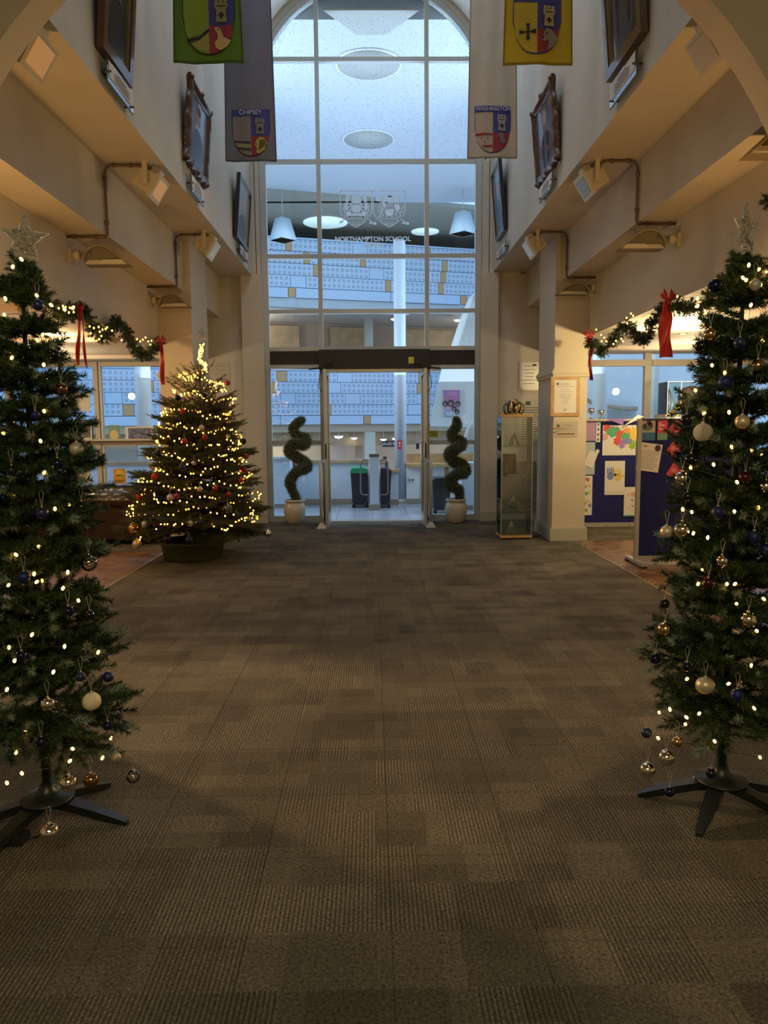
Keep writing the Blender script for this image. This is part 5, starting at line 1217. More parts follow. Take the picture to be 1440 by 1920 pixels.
# ================================================================= SOFAS, FRAMES ON THE LEFT WINDOW
LEA = mat('oxblood_leather', (.020, .006, .005), .3, noise=.3, nscale=9, coat=.2)
def sofa(xc, y, w_, label, rz=0):
    """chesterfield seen from behind: the back faces the camera"""
    e = empty('chesterfield_sofa', (xc, y, 0), label, 'sofa', 'oxblood chesterfield sofas')
    a, b = xc-w_/2, xc+w_/2; zt = .70
    MB().box((a+.05, y+.04, .09), (b-.05, y+.80, .40)).build('base', LEA, e)
    MB().box((a+.06, y, .07), (b-.06, y+.10, .50)).build('back_panel', LEA, e)
    n = 40; rows = []
    for i in range(n+1):
        x = a+.02+(w_-.04)*i/n; puff = .012*abs(math.sin(i/n*PI*w_/.16)); row = []
        for k in range(17):
            q = 2*PI*k/16; row.append((x, y+.10+(.13+puff)*math.cos(q), zt-.13+(.12+puff)*math.sin(q)))
        rows.append(row)
    MB().grid(rows).build('rolled_back', LEA, e)
    for s in (-1, 1):
        xx = xc+s*(w_/2-.08); MB().lathe([(.001, 0), (.10, 0), (.12, .02), (.12, .80), (.10, .82), (.001, .82)], (xx, y-.02, zt-.15), 20, axis='Y').build('rolled_arm', LEA, e)
        MB().box((xx-.07, y+.0, .08), (xx+.07, y+.80, zt-.2)).build('arm_panel', LEA, e)
    k = int(w_/.16)
    for i in range(k):
        x = a+.1+(w_-.2)*(i+.5)/k; MB().sphere((x, y-.025, zt-.02), .012, 8).build('button', mat('leather_button', (.02,.008,.008), .3), e)
    for i in range(2):
        x0 = a+.16+(w_-.32)*i/2; MB().box((x0+.01, y+.22, .40), (x0+(w_-.32)/2-.01, y+.80, .50)).build('seat_cushion', LEA, e)
    for x in (a+.12, b-.12):
        for yy in (y+.08, y+.72): MB().lathe([(.03, 0), (.035, .05), (.02, .09)], (x, yy, 0), 12).build('foot', DARKM, e)
sofa(at(205, 960, 9.95).x-.30, 9.85, 1.75, 'oxblood chesterfield sofa with its rolled back to the camera, left of the lit fir')
sofa(at(250, 915, 11.0).x-.0, 10.95, 1.4, 'farther oxblood chesterfield sofa against the left aisle window')
FD = mat('dark_picture_frame', (.04, .025, .02), .4); FW = mat('white_picture_frame', (.66,.62,.58), .5)
def stand_pic(px0, px1, py0, py1, Y, fm, pm, label, rot=0, fr=.12, mount=True, cat='picture', nm='framed_picture'):
    e, add, blob = sheet(nm, px0, px1, py0, py1, Y, fm, label, cat, rot=rot, th=.02)
    if mount: add(-1+fr, 1-fr, -1+fr, 1-fr, PAPER, 'mount', .020, .021)
    add(-1+fr*2.2, 1-fr*2.2, -1+fr*2.2, 1-fr*2.2, pm, 'print', .021, .022); return add, blob
YW = YG-.11
MB().box((-7.1, YG-.20, at(250, 829, YG).z+.025), (CX-XO-.02, YG-.052, at(250, 829, YG).z+.055)).build('sill', mat('aisle_frame'), bpy.data.objects['window_2'])
stand_pic(143, 174, 787, 826, YW, FD, mat('crowd_photo', (.28,.26,.22), .5, col2=(.03,.03,.03), nscale=60), 'dark framed group photograph standing on the left window rail')
stand_pic(236, 288, 799.5, 826, YW, FW, mat('dusk_photo', (.14,.16,.34), .4, col2=(.04,.05,.14), nscale=14), 'white framed blue dusk photograph standing on the left window rail', fr=.1)
stand_pic(293, 325, 797, 826, YW, FW, mat('dark_photo', (.08,.08,.10), .4, col2=(.2,.18,.15), nscale=14), 'white framed dark photograph partly behind the lit fir on the window rail', fr=.1)
e, add, blob = sheet('card', 205, 224, 797, 826, YW, mat('green_card', (.18,.34,.26), .6), 'green card with a cream round design on the left window rail', 'card', th=.006)
blob(-.05, -.25, .8, .62, mat('cream_disc', (.62,.52,.28), .6), 'disc', 16)
e, add, blob = sheet('hanging_page', 122, 168, 735, 770, YG-.009, PAPER, 'white page with a dark portrait photo taped to the left window', 'page', rot=-.12, th=.003)
add(-.75, -.15, -.75, .85, mat('portrait_print', (.10,.09,.09), .5, col2=(.4,.36,.33), nscale=7), 'photograph', .003, .004)
e, add, blob = sheet('hanging_page', 132, 168, 868, 906, YG-.009, mat('cream_page', (.62,.52,.38), .7), 'cream page taped low on the left window behind the sofa', 'page', rot=-.08, lines=7, th=.003, lm=mat('grey_print'))
e, add, blob = sheet('notice', 213.5, 235, 879, 907, YG-.009, mat('orange_notice', (.70,.28,.02), .6), 'orange and yellow notice with a green picture on the left window', 'notice', th=.003)
blob(0, .35, .75, .5, mat('paper_yellow'), 'sun_disc', 16); 
for u in (-.35, 0, .35): blob(u, .1, .2, .18, mat('dark_green_print', (.04,.16,.04), .6), 'tree_print', 8, .3, off=.002)
add(-.8, .8, -.62, -.50, mat('dark_green_print'), 'text_line', .003, .005); add(-.6, .6, -.82, -.72, mat('dark_green_print'), 'text_line', .003, .005)
# showcase with trophies beyond the near board
Yc = 11.45; xa, xb = at(1241, 780, Yc).x, at(1330, 780, Yc).x; zb_, zt_ = at(1265, 777, Yc).z, at(1265, 717, Yc).z
e = empty('showcase', ((xa+xb)/2, Yc, 0), 'clear acrylic showcase on a white plinth behind the near display board', 'showcase')
MB().box((xa-.02, Yc-.22, 0), (xb+.02, Yc+.22, zb_-.03)).build('plinth', WHITE, e); MB().box((xa-.03, Yc-.23, zb_-.03), (xb+.03, Yc+.23, zb_)).build('shelf', PLASTER_D, e)
for a, b in (((xa, Yc-.2, zb_), (xb, Yc-.196, zt_)), ((xa, Yc+.196, zb_), (xb, Yc+.2, zt_)), ((xa, Yc-.2, zb_), (xa+.004, Yc+.2, zt_)), ((xb-.004, Yc-.2, zb_), (xb, Yc+.2, zt_)), ((xa, Yc-.2, zt_-.004), (xb, Yc+.2, zt_))):
    MB().box(a, b).build('pane', CG, e)
for x in (xa, xa+.2): MB().cb((x, Yc-.2, (zb_+zt_)/2), (.008, .008, zt_-zb_)).build('edge', mat('bright_edge', (.75,.72,.68), .3), e)
MB().cb(((xa+xb)/2, Yc-.2, zt_), (xb-xa, .01, .01)).build('edge', mat('bright_edge'), e)
x = at(1253, 770, Yc).x; t = empty('wire_whisk', (x, Yc, zb_), 'tall gold looped trophy inside the clear showcase', 'trophy')
for k in range(5):
    q = PI*k/5; pts = [(x+.065*math.sin(PI*f)*math.cos(q), Yc+.065*math.sin(PI*f)*math.sin(q), zb_+.02+.36*f) for f in [i/12 for i in range(13)]]; MB().tube(pts, .006, 6).build('loop', GOLD, t)
MB().lathe([(.05, 0), (.05, .015), (.015, .03), (.012, .06)], (x, Yc, zb_), 16).build('base', GOLD, t)
x = at(1268, 770, Yc).x; t = empty('gold_figure', (x, Yc-.02, zb_), 'leaning gold leaf trophy inside the clear showcase', 'trophy')
for k in range(4): MB().tube([(x-.09+.01*k, Yc-.02, zb_+.01), (x-.02+.02*k, Yc-.02, zb_+.10), (x+.03+.025*k, Yc-.02, zb_+.22+.02*(k % 2))], [.012, .022, .004], 8).build('leaf', mat('yellow_gold', (.65,.45,.06), .3, .7), t)
x = at(1297, 750, Yc).x; c = at(1297, 748, Yc); t = empty('cricket_cap_stand', (x, Yc, zb_), 'rounded brown leather helmet shape inside the clear showcase', 'trophy')
MB().lathe([(.02, zb_-c.z), (.16, zb_-c.z+.03), (.19, -.02), (.18, .08), (.13, .16), (.05, .19), (.001, .195)], (x, Yc, c.z), 24, flute=.05, nf=12).build('dome', mat('brown_hide', (.17,.10,.09), .5, noise=.3, nscale=12), t)
MB().lathe([(.10, 0), (.10, .03), (.03, .05)], (x, Yc-.0, zb_), 16).build('base', BLACK, t)
# glass cups on the window ledge above the far board
Yl = 11.75; xl = at(1105, 785, Yl).x
led = empty('ledge', (xl+.2, Yl, 0), 'white shelf unit behind the far display board', 'shelf unit'); zl_ = at(1120, 786, Yl).z
MB().box((2.95, Yl-.15, zl_-.03), (4.3, Yl+.15, zl_)).build('top', PLASTER_D, led); MB().box((2.97, Yl-.13, 0), (4.28, Yl+.13, zl_-.03)).build('body', WHITE, led)
for i, (px, h_) in enumerate(((1108, .17), (1127, .14))):
    x = at(px, 780, Yl).x; t = empty('trophy_cup', (x, Yl, zl_), ('silver cup nearest the notice column', 'second silver cup right of the first')[i]+' on the shelf behind the far board', 'trophy')
    MB().lathe([(.035, 0), (.035, .012), (.008, .03), (.008, h_*.4), (.04, h_*.6), (.05, h_), (.046, h_)], (x, Yl, zl_), 18).build('bowl', SILVER, t)
    for s in (-1, 1): MB().tube([(x+s*.045, Yl, zl_+h_*.9), (x+s*.060, Yl, zl_+h_*.85), (x+s*.058, Yl, zl_+h_*.65), (x+s*.04, Yl, zl_+h_*.6)], .004, 6).build('handle', SILVER, t)

# ================================================================= SPIRAL TOPIARIES
def needles(P, D, L, W, up=None):
    """arrays of triangles: base points P, directions D (unit), length L, width W"""
    n = len(P); r = np.random.normal(size=(n, 3)); s = np.cross(D, r); s /= (np.linalg.norm(s, axis=1)[:, None]+1e-9)
    L = np.asarray(L).reshape(-1, 1)*np.ones((n, 1)); W = np.asarray(W).reshape(-1, 1)*np.ones((n, 1))
    a = P-s*W/2; b = P+s*W/2; c = P+D*L
    return np.stack([a, b, c], 1).reshape(-1, 3)
def tri_mesh(name, V, mats, midx=None):
    me = bpy.data.meshes.new(name); n = len(V)//3
    me.vertices.add(len(V)); me.vertices.foreach_set('co', V.astype(np.float32).ravel())
    me.loops.add(len(V)); me.loops.foreach_set('vertex_index', np.arange(len(V), dtype=np.int32))
    me.polygons.add(n); me.polygons.foreach_set('loop_start', np.arange(0, 3*n, 3, dtype=np.int32)); me.polygons.foreach_set('loop_total', np.full(n, 3, dtype=np.int32))
    for q in mats: me.materials.append(q)
    if midx is not None: me.polygons.foreach_set('material_index', midx.astype(np.int32))
    me.update(calc_edges=True); return me
TOPI = mat('topiary_green', (.17, .19, .10), .75, noise=.4, nscale=40)
rng = np.random.default_rng(5)
def topiary(px, py, label, turns, phase, pts_px, Y0, rad):
    c = atz(px, py, 0); x, y = c.x, c.y
    e = empty('spiral_topiary', (x, y, 0), label, 'topiary', 'potted spiral topiaries')
    k = at(px, 936, y).z
    r0 = .155
    POT = mat('cream_glazed_pot', (.70, .60, .47), .22, coat=.5)
    MB().lathe([(.10, 0), (.115, .01), (.150, .08), (.172, .17), (.175, .24), (.158, .30), (.140, .325), (.142, .335), (.160, .345), (.163, .37), (.155, .378), (.140, .375), (.135, .33)], (x, y, 0), 36).build('pot', POT, e)
    MB().lathe([(.001, .345), (.10, .35), (.137, .34)], (x, y, 0), 24).build('soil', mat('bark_soil', (.10,.03,.015), .9, bump=.8, bscale=60), e)
    # centre line of the coil through measured points, with depth following the turn
    C = []
    for i, (qx, qy, dy, r) in enumerate(pts_px):
        p = at(qx, qy, y); C.append((p.x, y+dy, p.z, r*1.22))
    C = np.array(C); t = np.arange(len(C)); tt = np.linspace(0, len(C)-1, 140)
    def cr(col):
        v = C[:, col]; out = []
        for q in tt:
            i = min(int(q), len(v)-2); f = q-i; p0 = v[max(i-1, 0)]; p1 = v[i]; p2 = v[i+1]; p3 = v[min(i+2, len(v)-1)]
            out.append(.5*((2*p1)+(-p0+p2)*f+(2*p0-5*p1+4*p2-p3)*f*f+(-p0+3*p1-3*p2+p3)*f**3))
        return np.array(out)
    X, Yy, Z, R = cr(0), cr(1), cr(2), cr(3)
    core = MB().tube(list(zip(X, Yy, Z)), [r*(.84+.07*math.sin(i_*1.9)+.05*math.sin(i_*.73+2)) for i_, r in enumerate(R)], 14)
    core.build('foliage_core', mat('topiary_core', (.05,.062,.032), .9, bump=1, bscale=70), e)
    n = 26000; idx = rng.integers(0, 139, n); f = rng.random(n)
    P = np.stack([X[idx]+(X[np.minimum(idx+1,139)]-X[idx])*f, Yy[idx]+(Yy[np.minimum(idx+1,139)]-Yy[idx])*f, Z[idx]+(Z[np.minimum(idx+1,139)]-Z[idx])*f], 1)
    d = rng.normal(size=(n, 3)); d /= np.linalg.norm(d, axis=1)[:, None]; Rr = R[idx][:, None]
    V = needles(P+d*Rr*.80, (lambda q: q/np.linalg.norm(q, axis=1)[:, None])(d+rng.normal(size=(n, 3))*.5), rng.uniform(.02, .065, n), .009)
    me = tri_mesh('foliage', V, [TOPI, mat('topiary_grey', (.28,.30,.20), .8)], (rng.random(n) < .3).astype(int)); me.transform(Matrix.Translation(-Vector((x, y, 0))))
    o = link('foliage', me, e, (0, 0, 0)); o['kind'] = 'stuff'
    MB().tube([(x, y, .34), (x+.01, y, .8), (x, y, 1.15)], [.014, .012, .008], 8).build('stem', mat('brown_stem', (.12,.05,.03), .8), e)
topiary(553, 981, 'tall spiral topiary in a cream pot left of the doorway', 4, 0,
        [(556,936,0,.05),(547,915,-.02,.055),(545,900,-.06,.062),(560,882,-.08,.066),(574,878,.0,.066),(572,868,.07,.066),(552,855,.05,.072),(543,845,-.04,.072),(552,832,-.07,.066),(571,835,-.04,.062),(573,822,.04,.058),(556,817,.05,.056),(550,803,0,.054),(559,793,-.03,.048),(567,787,0,.03)], 11.8, .06)
topiary(855, 980, 'bushier spiral topiary in a cream pot right of the doorway', 4, 1,
        [(862,936,0,.045),(860,918,-.0,.06),(846,912,-.05,.07),(842,900,-.06,.070),(858,888,-.06,.070),(872,885,.0,.075),(868,873,.06,.075),(852,866,.05,.08),(843,852,-.04,.082),(852,842,-.07,.075),(864,836,-.03,.066),(864,827,.04,.062),(851,822,.05,.060),(847,812,-.02,.056),(855,802,-.03,.052),(857,793,0,.040),(855,787,0,.03)], 11.75, .06)
# ================================================================= CONIFERS
NEED = mat('needle_green', (.018, .050, .016), .6, noise=.45, nscale=18)
NEED2 = mat('needle_olive', (.045, .085, .022), .6, noise=.3, nscale=14)
FROST = mat('frosted_needle', (.20, .25, .19), .8)
STEMM = mat('brown_twig', (.05, .03, .018), .8)
FIRN = mat('fir_needle', (.085, .105, .028), .6, noise=.4, nscale=9)
FIRN2 = mat('fir_needle_dark', (.030, .050, .016), .6)
rs = np.random.default_rng(11)
def unit(a): return a/(np.linalg.norm(a, axis=-1, keepdims=True)+1e-9)
def twig_needles(p0, p1, per_m, ln, wd, ang, flat=0.0):
    """needles round a twig from p0 to p1"""
    p0, p1 = np.array(p0, float), np.array(p1, float); L_ = np.linalg.norm(p1-p0); n = max(6, int(per_m*L_)); t = (p1-p0)/L_
    f = rs.random(n); P = p0+np.outer(f, p1-p0); a = unit(np.cross(t, [0, 0, 1.0])); b = np.cross(t, a)
    q = rs.random(n)*2*PI; side = np.outer(np.cos(q), a)+np.outer(np.sin(q)*(1-flat), b)
    D = unit(unit(side)*math.sin(ang)+t*math.cos(ang)+rs.normal(size=(n, 3))*.12)
    taper = np.where(f > .85, 1-(f-.85)/.15*.35, 1)
    return needles(P, D, ln*taper*rs.uniform(.75, 1.1, n), wd), f
def slim_branch(L_, seed):
    """artificial spruce branch along +X with upturned tinsel-needled tips, some tips frosted"""
    global rs
    rs = np.random.default_rng(seed); V = []; M_ = []
    main = [(0,0,0), (L_*.5, 0, -.01*L_), (L_, 0, .06*L_)]
    tw = [((0,0,0), (L_*.55, 0, .0)), ((L_*.5,0,0), (L_, 0, .07*L_))]
    k = 2 if L_ < .2 else (3 if L_ < .28 else 4)
    for i in range(k):
        f = .22+.62*i/k; ln = L_*(.52-.25*f)+.03
        for s in (-1, 1):
            a = math.radians(rs.uniform(32, 52))*s; up = rs.uniform(-.05, .32)
            b = (L_*f, 0, 0); e = (b[0]+ln*math.cos(a), ln*math.sin(a), ln*up); tw.append((b, e))
    for i, (p, q) in enumerate(tw):
        v, f = twig_needles(p, q, 1150, .029, .0034, math.radians(46)); V.append(v)
        fr_ = rs.random() < .20 and i > 0
        M_.append(np.where((f > .60) & fr_, 2, np.where(rs.random(len(f)) < .4, 1, 0)))
    V = np.concatenate(V); M_ = np.concatenate(M_)
    st = []
    for p, q in tw:
        p, q = np.array(p, float), np.array(q, float)
        for r in range(3):
            o1 = np.array([0, math.cos(r*2.1), math.sin(r*2.1)])*.0022; o2 = np.array([0, math.cos((r+1)*2.1), math.sin((r+1)*2.1)])*.0022
            st += [p+o1, p+o2, q]
    st = np.array(st); V = np.concatenate([V, st]); M_ = np.concatenate([M_, np.full(len(st)//3, 3)])
    return tri_mesh('branch', V, [NEED, NEED2, FROST, STEMM], M_)
SLIM = {L_: [slim_branch(L_, int(L_*1000)+s) for s in range(4)] for L_ in (.12, .18, .24, .31)}
def slim_tree(base, top, label, sgn):
    """base, top: world points of the foot and the tip (the tree leans a touch)"""
    e = empty('slim_christmas_tree', (base.x, base.y, 0), label, 'christmas tree')
    H_ = top.z; rnd = random.Random(4+sgn)
    ax = lambda z: Vector(((top.x-base.x)*z/H_, (top.y-base.y)*z/H_, z))
    zs0, n = .40, 262
    def rad(z): return float(np.interp(z*2.12/H_, (.3, .45, .6, .75, .9, 1.2, 1.5, 1.65, 1.8, 1.95, 2.1), (.31, .33, .30, .265, .25, .24, .225, .20, .15, .11, .05)))
    for i in range(n):
        f = (i+.5)/n; f = 1-(1-f)**1.12; z = zs0+(H_-.07-zs0)*f
        z = round(z/.098)*.098+rnd.uniform(-.034, .034)
        R_ = rad(z)*rnd.uniform(.72, 1.14)
        q = i*2.39996+rnd.uniform(-.25, .25)
        k = min(SLIM, key=lambda L_: abs(L_-R_)); me = SLIM[k][rnd.randrange(4)]
        pitch = math.radians(rnd.uniform(-6, 14))+(.9*max(0, f-.93)/.07)
        if f < .08: pitch = math.radians(rnd.uniform(-26, 4))
        s = R_/k
        link('branch', me, e, ax(z)-Vector((0, 0, 0)), (rnd.uniform(-.5, .5), -pitch, q), (s, max(s, .85), max(s, .85)))
    # crown tips
    for j in range(7):
        q = j*.9; link('branch', SLIM[.12][j % 4], e, ax(H_-.10-.01*j), (0, -math.radians(58+4*(j % 3)), q), (.8, .8, .8))
    MB().tube([(base.x, base.y, .10), tuple(Vector((base.x, base.y, 0))+ax(H_*.6)), tuple(Vector((base.x, base.y, 0))+ax(H_-.05))], [.016, .013, .006], 10).build('trunk', mat('green_pole', (.012,.03,.012), .6), e)
    v, f = twig_needles((0, 0, .12), ax(.50), 3400, .034, .003, math.radians(62)); me = tri_mesh('trunk_tinsel', v, [NEED, NEED2], (rs.random(len(v)//3) < .3).astype(int)); o = link('trunk_tinsel', me, e, (0,0,0)); o['kind'] = 'stuff'
    # stand: dished plate on spread sheet legs
    bx, by = base.x, base.y
    ST = mat('stand_plastic', (.010, .014, .012), .38)
    stn = MB().lathe([(.001, .088), (.085, .088), (.10, .098), (.098, .104), (.05, .112), (.03, .135), (.022, .16), (.001, .16)], (bx, by, 0), 28).build('stand', ST, e)
    for a in ((-6, 65, 190, 246) if sgn < 0 else (168, 232, 318, 12)):
        c, s = math.cos(math.radians(a)), math.sin(math.radians(a)); pts = []
        def q(r, w_, z): return [(bx+c*r-s*w_, by+s*r+c*w_, z), (bx+c*r+s*w_, by+s*r-c*w_, z)]
        rws = [(.03, .028, .098), (.10, .030, .088), (.20, .024, .058), (.30, .015, .022), (.315, .012, .014)]
        vs = []; 
        for r, w_, z in rws: vs += q(r, w_, z)+q(r, w_*.8, max(0, z-.035 if z > .03 else 0))
        fs = []
        for i in range(len(rws)-1):
            b = i*4; c4 = b+4; fs += [(b, c4, c4+1, b+1), (b+1, c4+1, c4+3, b+3), (b+3, c4+3, c4+2, b+2), (b+2, c4+2, c4, b)]
        fs += [(0, 1, 3, 2), (16, 18, 19, 17)]
        MB().add(vs, fs).build('leg', ST, e)
    return e
TL0, TR0 = atz(92, 1540), atz(1350, 1505)
TL1, TR1 = at(40, 492, TL0.y), at(1396, 482, TR0.y)
slim_tree(TL0, TL1, 'slim frosted artificial christmas tree on a black stand at the left foreground', -1)
slim_tree(TR0, TR1, 'slim frosted artificial christmas tree on a black stand at the right foreground', 1)

# ---- the lit fir by the left column
def fir_branch(L_, seed, bare=False):
    global rs
    rs = np.random.default_rng(seed); tw = [((0,0,0), (L_*.5, 0, .03*L_), 0), ((L_*.5, 0, .03*L_), (L_, 0, .10*L_), 0)]
    k = int(L_/.055)
    for i in range(k):
        f = .18+.78*i/k; ln = (L_*(.50-.38*f)+.04)*rs.uniform(.8, 1.1)*((.0 if i % 2 else .55) if bare else 1)
        if ln <= 0: continue
        for s in (-1, 1):
            a = math.radians(rs.uniform(42, 58))*s; b = (L_*f, 0, .05*L_*f); e = (b[0]+ln*math.cos(a), ln*math.sin(a), b[2]+ln*rs.uniform(-.05, .12)); tw.append((b, e, 1))
            if ln > .16:
                for g in (.35, .6, .82):
                    for s2 in (-1, 1):
                        a2 = a+s2*math.radians(45); c = [b[m]+(e[m]-b[m])*g for m in range(3)]; l2 = ln*.32*(1.1-g); tw.append((c, (c[0]+l2*math.cos(a2), c[1]+l2*math.sin(a2), c[2]+l2*.05), 2))
    V = []; M_ = []
    for p, q, d in tw:
        v, f = twig_needles(p, q, 640 if d else 700, .022, .0045, math.radians(55), .45); V.append(v); M_.append(np.where(rs.random(len(f)) < .45, 1, 0))
    st = []
    for p, q, d in tw:
        p, q = np.array(p, float), np.array(q, float); w_ = (.006, .004, .002)[d]
        for r in range(3):
            o1 = np.array([0, math.cos(r*2.1), math.sin(r*2.1)])*w_; o2 = np.array([0, math.cos((r+1)*2.1), math.sin((r+1)*2.1)])*w_; st += [p+o1, p+o2, q]
    st = np.array(st); V = np.concatenate(V+[st]); M_ = np.concatenate(M_+[np.full(len(st)//3, 2)])
    return tri_mesh('branch', V, [FIRN, FIRN2, mat('fir_wood', (.10, .06, .03), .8)], M_)
FIRB = {L_: [fir_branch(L_, int(L_*100)*7+s) for s in range(3)] for L_ in (.22, .36, .55, .78)}
FC = atz(386, 1030); FC = Vector((FC.x, 8.75, 0))
ftop = at(378, 642, FC.y)
fir = empty('fir_tree', (FC.x, FC.y, 0), 'bushy real fir covered in warm lights and baubles by the left column', 'christmas tree')
rnd = random.Random(21)
def frad(z):
    return float(np.interp(z, (.2, .35, .6, .95, 1.4, 1.8, 2.05, 2.2, 2.3), (.70, .80, .83, .68, .53, .43, .30, .06, .015)))
def fax(z): return Vector(((ftop.x-FC.x)*z/ftop.z, 0, z))
FIRT = {L_: [fir_branch(L_, int(L_*100)*13+s, True) for s in range(3)] for L_ in (.36, .55)}
N_ = 270
for i in range(N_):
    f = (i+.5)/N_; f = 1-(1-f)**.72 if False else f**1.18; z = .40+(2.06-.40)*f
    z = round(z/.135)*.135+rnd.uniform(-.035, .035); R_ = max(.14, frad(z))*rnd.uniform(.78, 1.12)
    k = min(FIRB, key=lambda L_: abs(L_-R_)); s = R_/k; q = i*2.39996+rnd.uniform(-.3, .3)
    pitch = math.radians(-9+50*max(0, (z-.3)/1.9)**1.5+rnd.uniform(-10, 12))
    top_ = z > 1.72; Q = FIRB
    if top_:
        if i % 2: continue
        Q = FIRT; k = .36 if R_ < .42 else .55; s = R_*1.05/k
    link('branch', Q[k][rnd.randrange(3)], fir, fax(z), (rnd.uniform(-.3, .3), -pitch, q), (s, s, s))
MB().tube([(FC.x, FC.y, .1), tuple(Vector((FC.x, FC.y, 0))+fax(1.2)), tuple(Vector((FC.x, FC.y, 0))+fax(2.1)), tuple(ftop)], [.045, .03, .013, .006], 12).build('trunk', mat('fir_wood'), fir)
ptx = atz(378, 1050); tub = empty('tree_tub', (FC.x, FC.y-.02, 0), 'low dark green tub holding the lit fir', 'tub')
MB().lathe([(.30, 0), (.33, .02), (.36, .19), (.385, .20), (.385, .225), (.345, .225), (.33, .17), (.001, .17)], (FC.x, FC.y-.02, 0), 36).build('tub_wall', mat('dark_tub', (.045, .055, .03), .5), tub)

# ================================================================= FAIRY LIGHTS
bsm = MB().sphere((0, 0, 0), .0055, 8, sz=1.5).build('bulb', BULB, None, loc=(0,0,0)); BULB_ME = bsm.data; bpy.data.objects.remove(bsm)
bsm = MB().sphere((0, 0, 0), .0082, 6, sz=1.2).build('bulb', BULBB, None, loc=(0,0,0)); BULBF_ME = bsm.data; bpy.data.objects.remove(bsm)
def string_lights(label, base, pts, me, wire_r=.0012, extra=None):
    e = empty('fairy_lights', base, label, 'fairy lights'); b = Vector(base)
    for p in pts[:300]: link('bulb', me, e, Vector(p)-b, (random.uniform(-.8, .8), random.uniform(-.8, .8), 0))
    MB().tube(pts, wire_r, 3, cap=False).build('wire', WIRE, e)
    return e
LL = [(69,554),(96,572),(121,580),(137,577),(69,638),(22,671),(82,684),(83,771),(76,827),(83,886),(103,954),(30,1040),(73,1025),(64,1076),(69,1091),(127,1073),(16,1097),(147,1126),(17,1214),(27,1239),
      (184,1223),(121,1212),(13,1293),(48,1373),(208,1384),(192,1421),(136,1404),(30,1411),(41,1450),(13,1468),(131,1427),(8,590),(6,812),(24,500),(10,560),(118,1103),(26,925),(60,1190),(100,1260),(40,486)]
RL = [(1404,497),(1423,505),(1393,521),(1399,525),(1426,534),(1308,560),(1308,574),(1408,572),(1335,685),(1359,699),(1304,732),(1320,775),(1367,773),(1372,838),(1409,844),(1338,871),(1295,877),(1382,904),
      (1280,955),(1297,960),(1422,952),(1377,959),(1327,1008),(1378,1095),(1309,1095),(1432,1123),(1381,1132),(1419,1183),(1409,1248),(1366,1282),(1236,1336),(1256,1330),(1287,1345),(1285,1358),(1311,1338),
      (1414,1328),(1234,1384),(1288,1273),(1363,1095),(1425,1420),(1340,1390),(1430,640),(1300,1000)]
def front(px, py, base, R_=.22):
    """a point on the near side of a slim tree's foliage at that spot"""
    c = at(px, py, base.y); ax = base.x; dx = abs(c.x-ax); rr = .30*max(.2, 1-c.z/2.4)**.6
    return at(px, py, base.y-max(.03, math.sqrt(max(0, rr*rr-dx*dx)))*.95)
for nm, L_, B_, T_ in (('left', LL, TL0, TL1), ('right', RL, TR0, TR1)):
    P3 = sorted([front(px, py, B_) for px, py in L_], key=lambda p: -p.z)
    extra = []
    r2 = random.Random(3)
    for i in range(10):       # bulbs on the far side of the tree
        z = .45+1.55*i/10; q = r2.uniform(.1, PI-.1); rr = .24*(1-z/2.5); extra.append(Vector((B_.x+(T_.x-B_.x)*z/2.1+rr*math.cos(q), B_.y+rr*math.sin(q), z)))
    allp = sorted(P3+extra, key=lambda p: -p.z)
    string_lights('warm fairy lights wound through the slim %s foreground tree' % nm, (B_.x, B_.y, .4), allp, BULB_ME)
# swags of lights on the fir
r3 = random.Random(8); fp = []
turns, npt = 12.5, 820
for i in range(npt):
    f = i/npt; z = 2.46-2.12*f**.80; q = f*turns*2*PI+.8; rr = max(.012, frad(z)*(.80+.14*math.sin(q*3.3+f*9)))
    z += .045*math.sin(q*4.1)*min(1, rr*2)
    p = Vector((FC.x, FC.y, 0))+fax(z)+Vector((rr*math.cos(q)+r3.uniform(-.02, .02), rr*math.sin(q)+r3.uniform(-.02, .02), r3.uniform(-.025, .025))); fp.append(p)
fp += []
near_first = sorted(fp, key=lambda p: p.y)
e = empty('fairy_lights', (FC.x, FC.y, .3), 'dense warm fairy lights swagged around the bushy fir', 'fairy lights')
for p in near_first[:298]: link('bulb', BULBF_ME, e, p-e.location, (0, 0, 0))
mb = MB()
for p in near_first[298:]: mb.sphere(tuple(p), .0082, 6, sz=1.2)
o = mb.build('bulb', BULBB, e); o['kind'] = 'stuff'
MB().tube(fp, .0018, 3, cap=False).build('wire', WIRE, e)

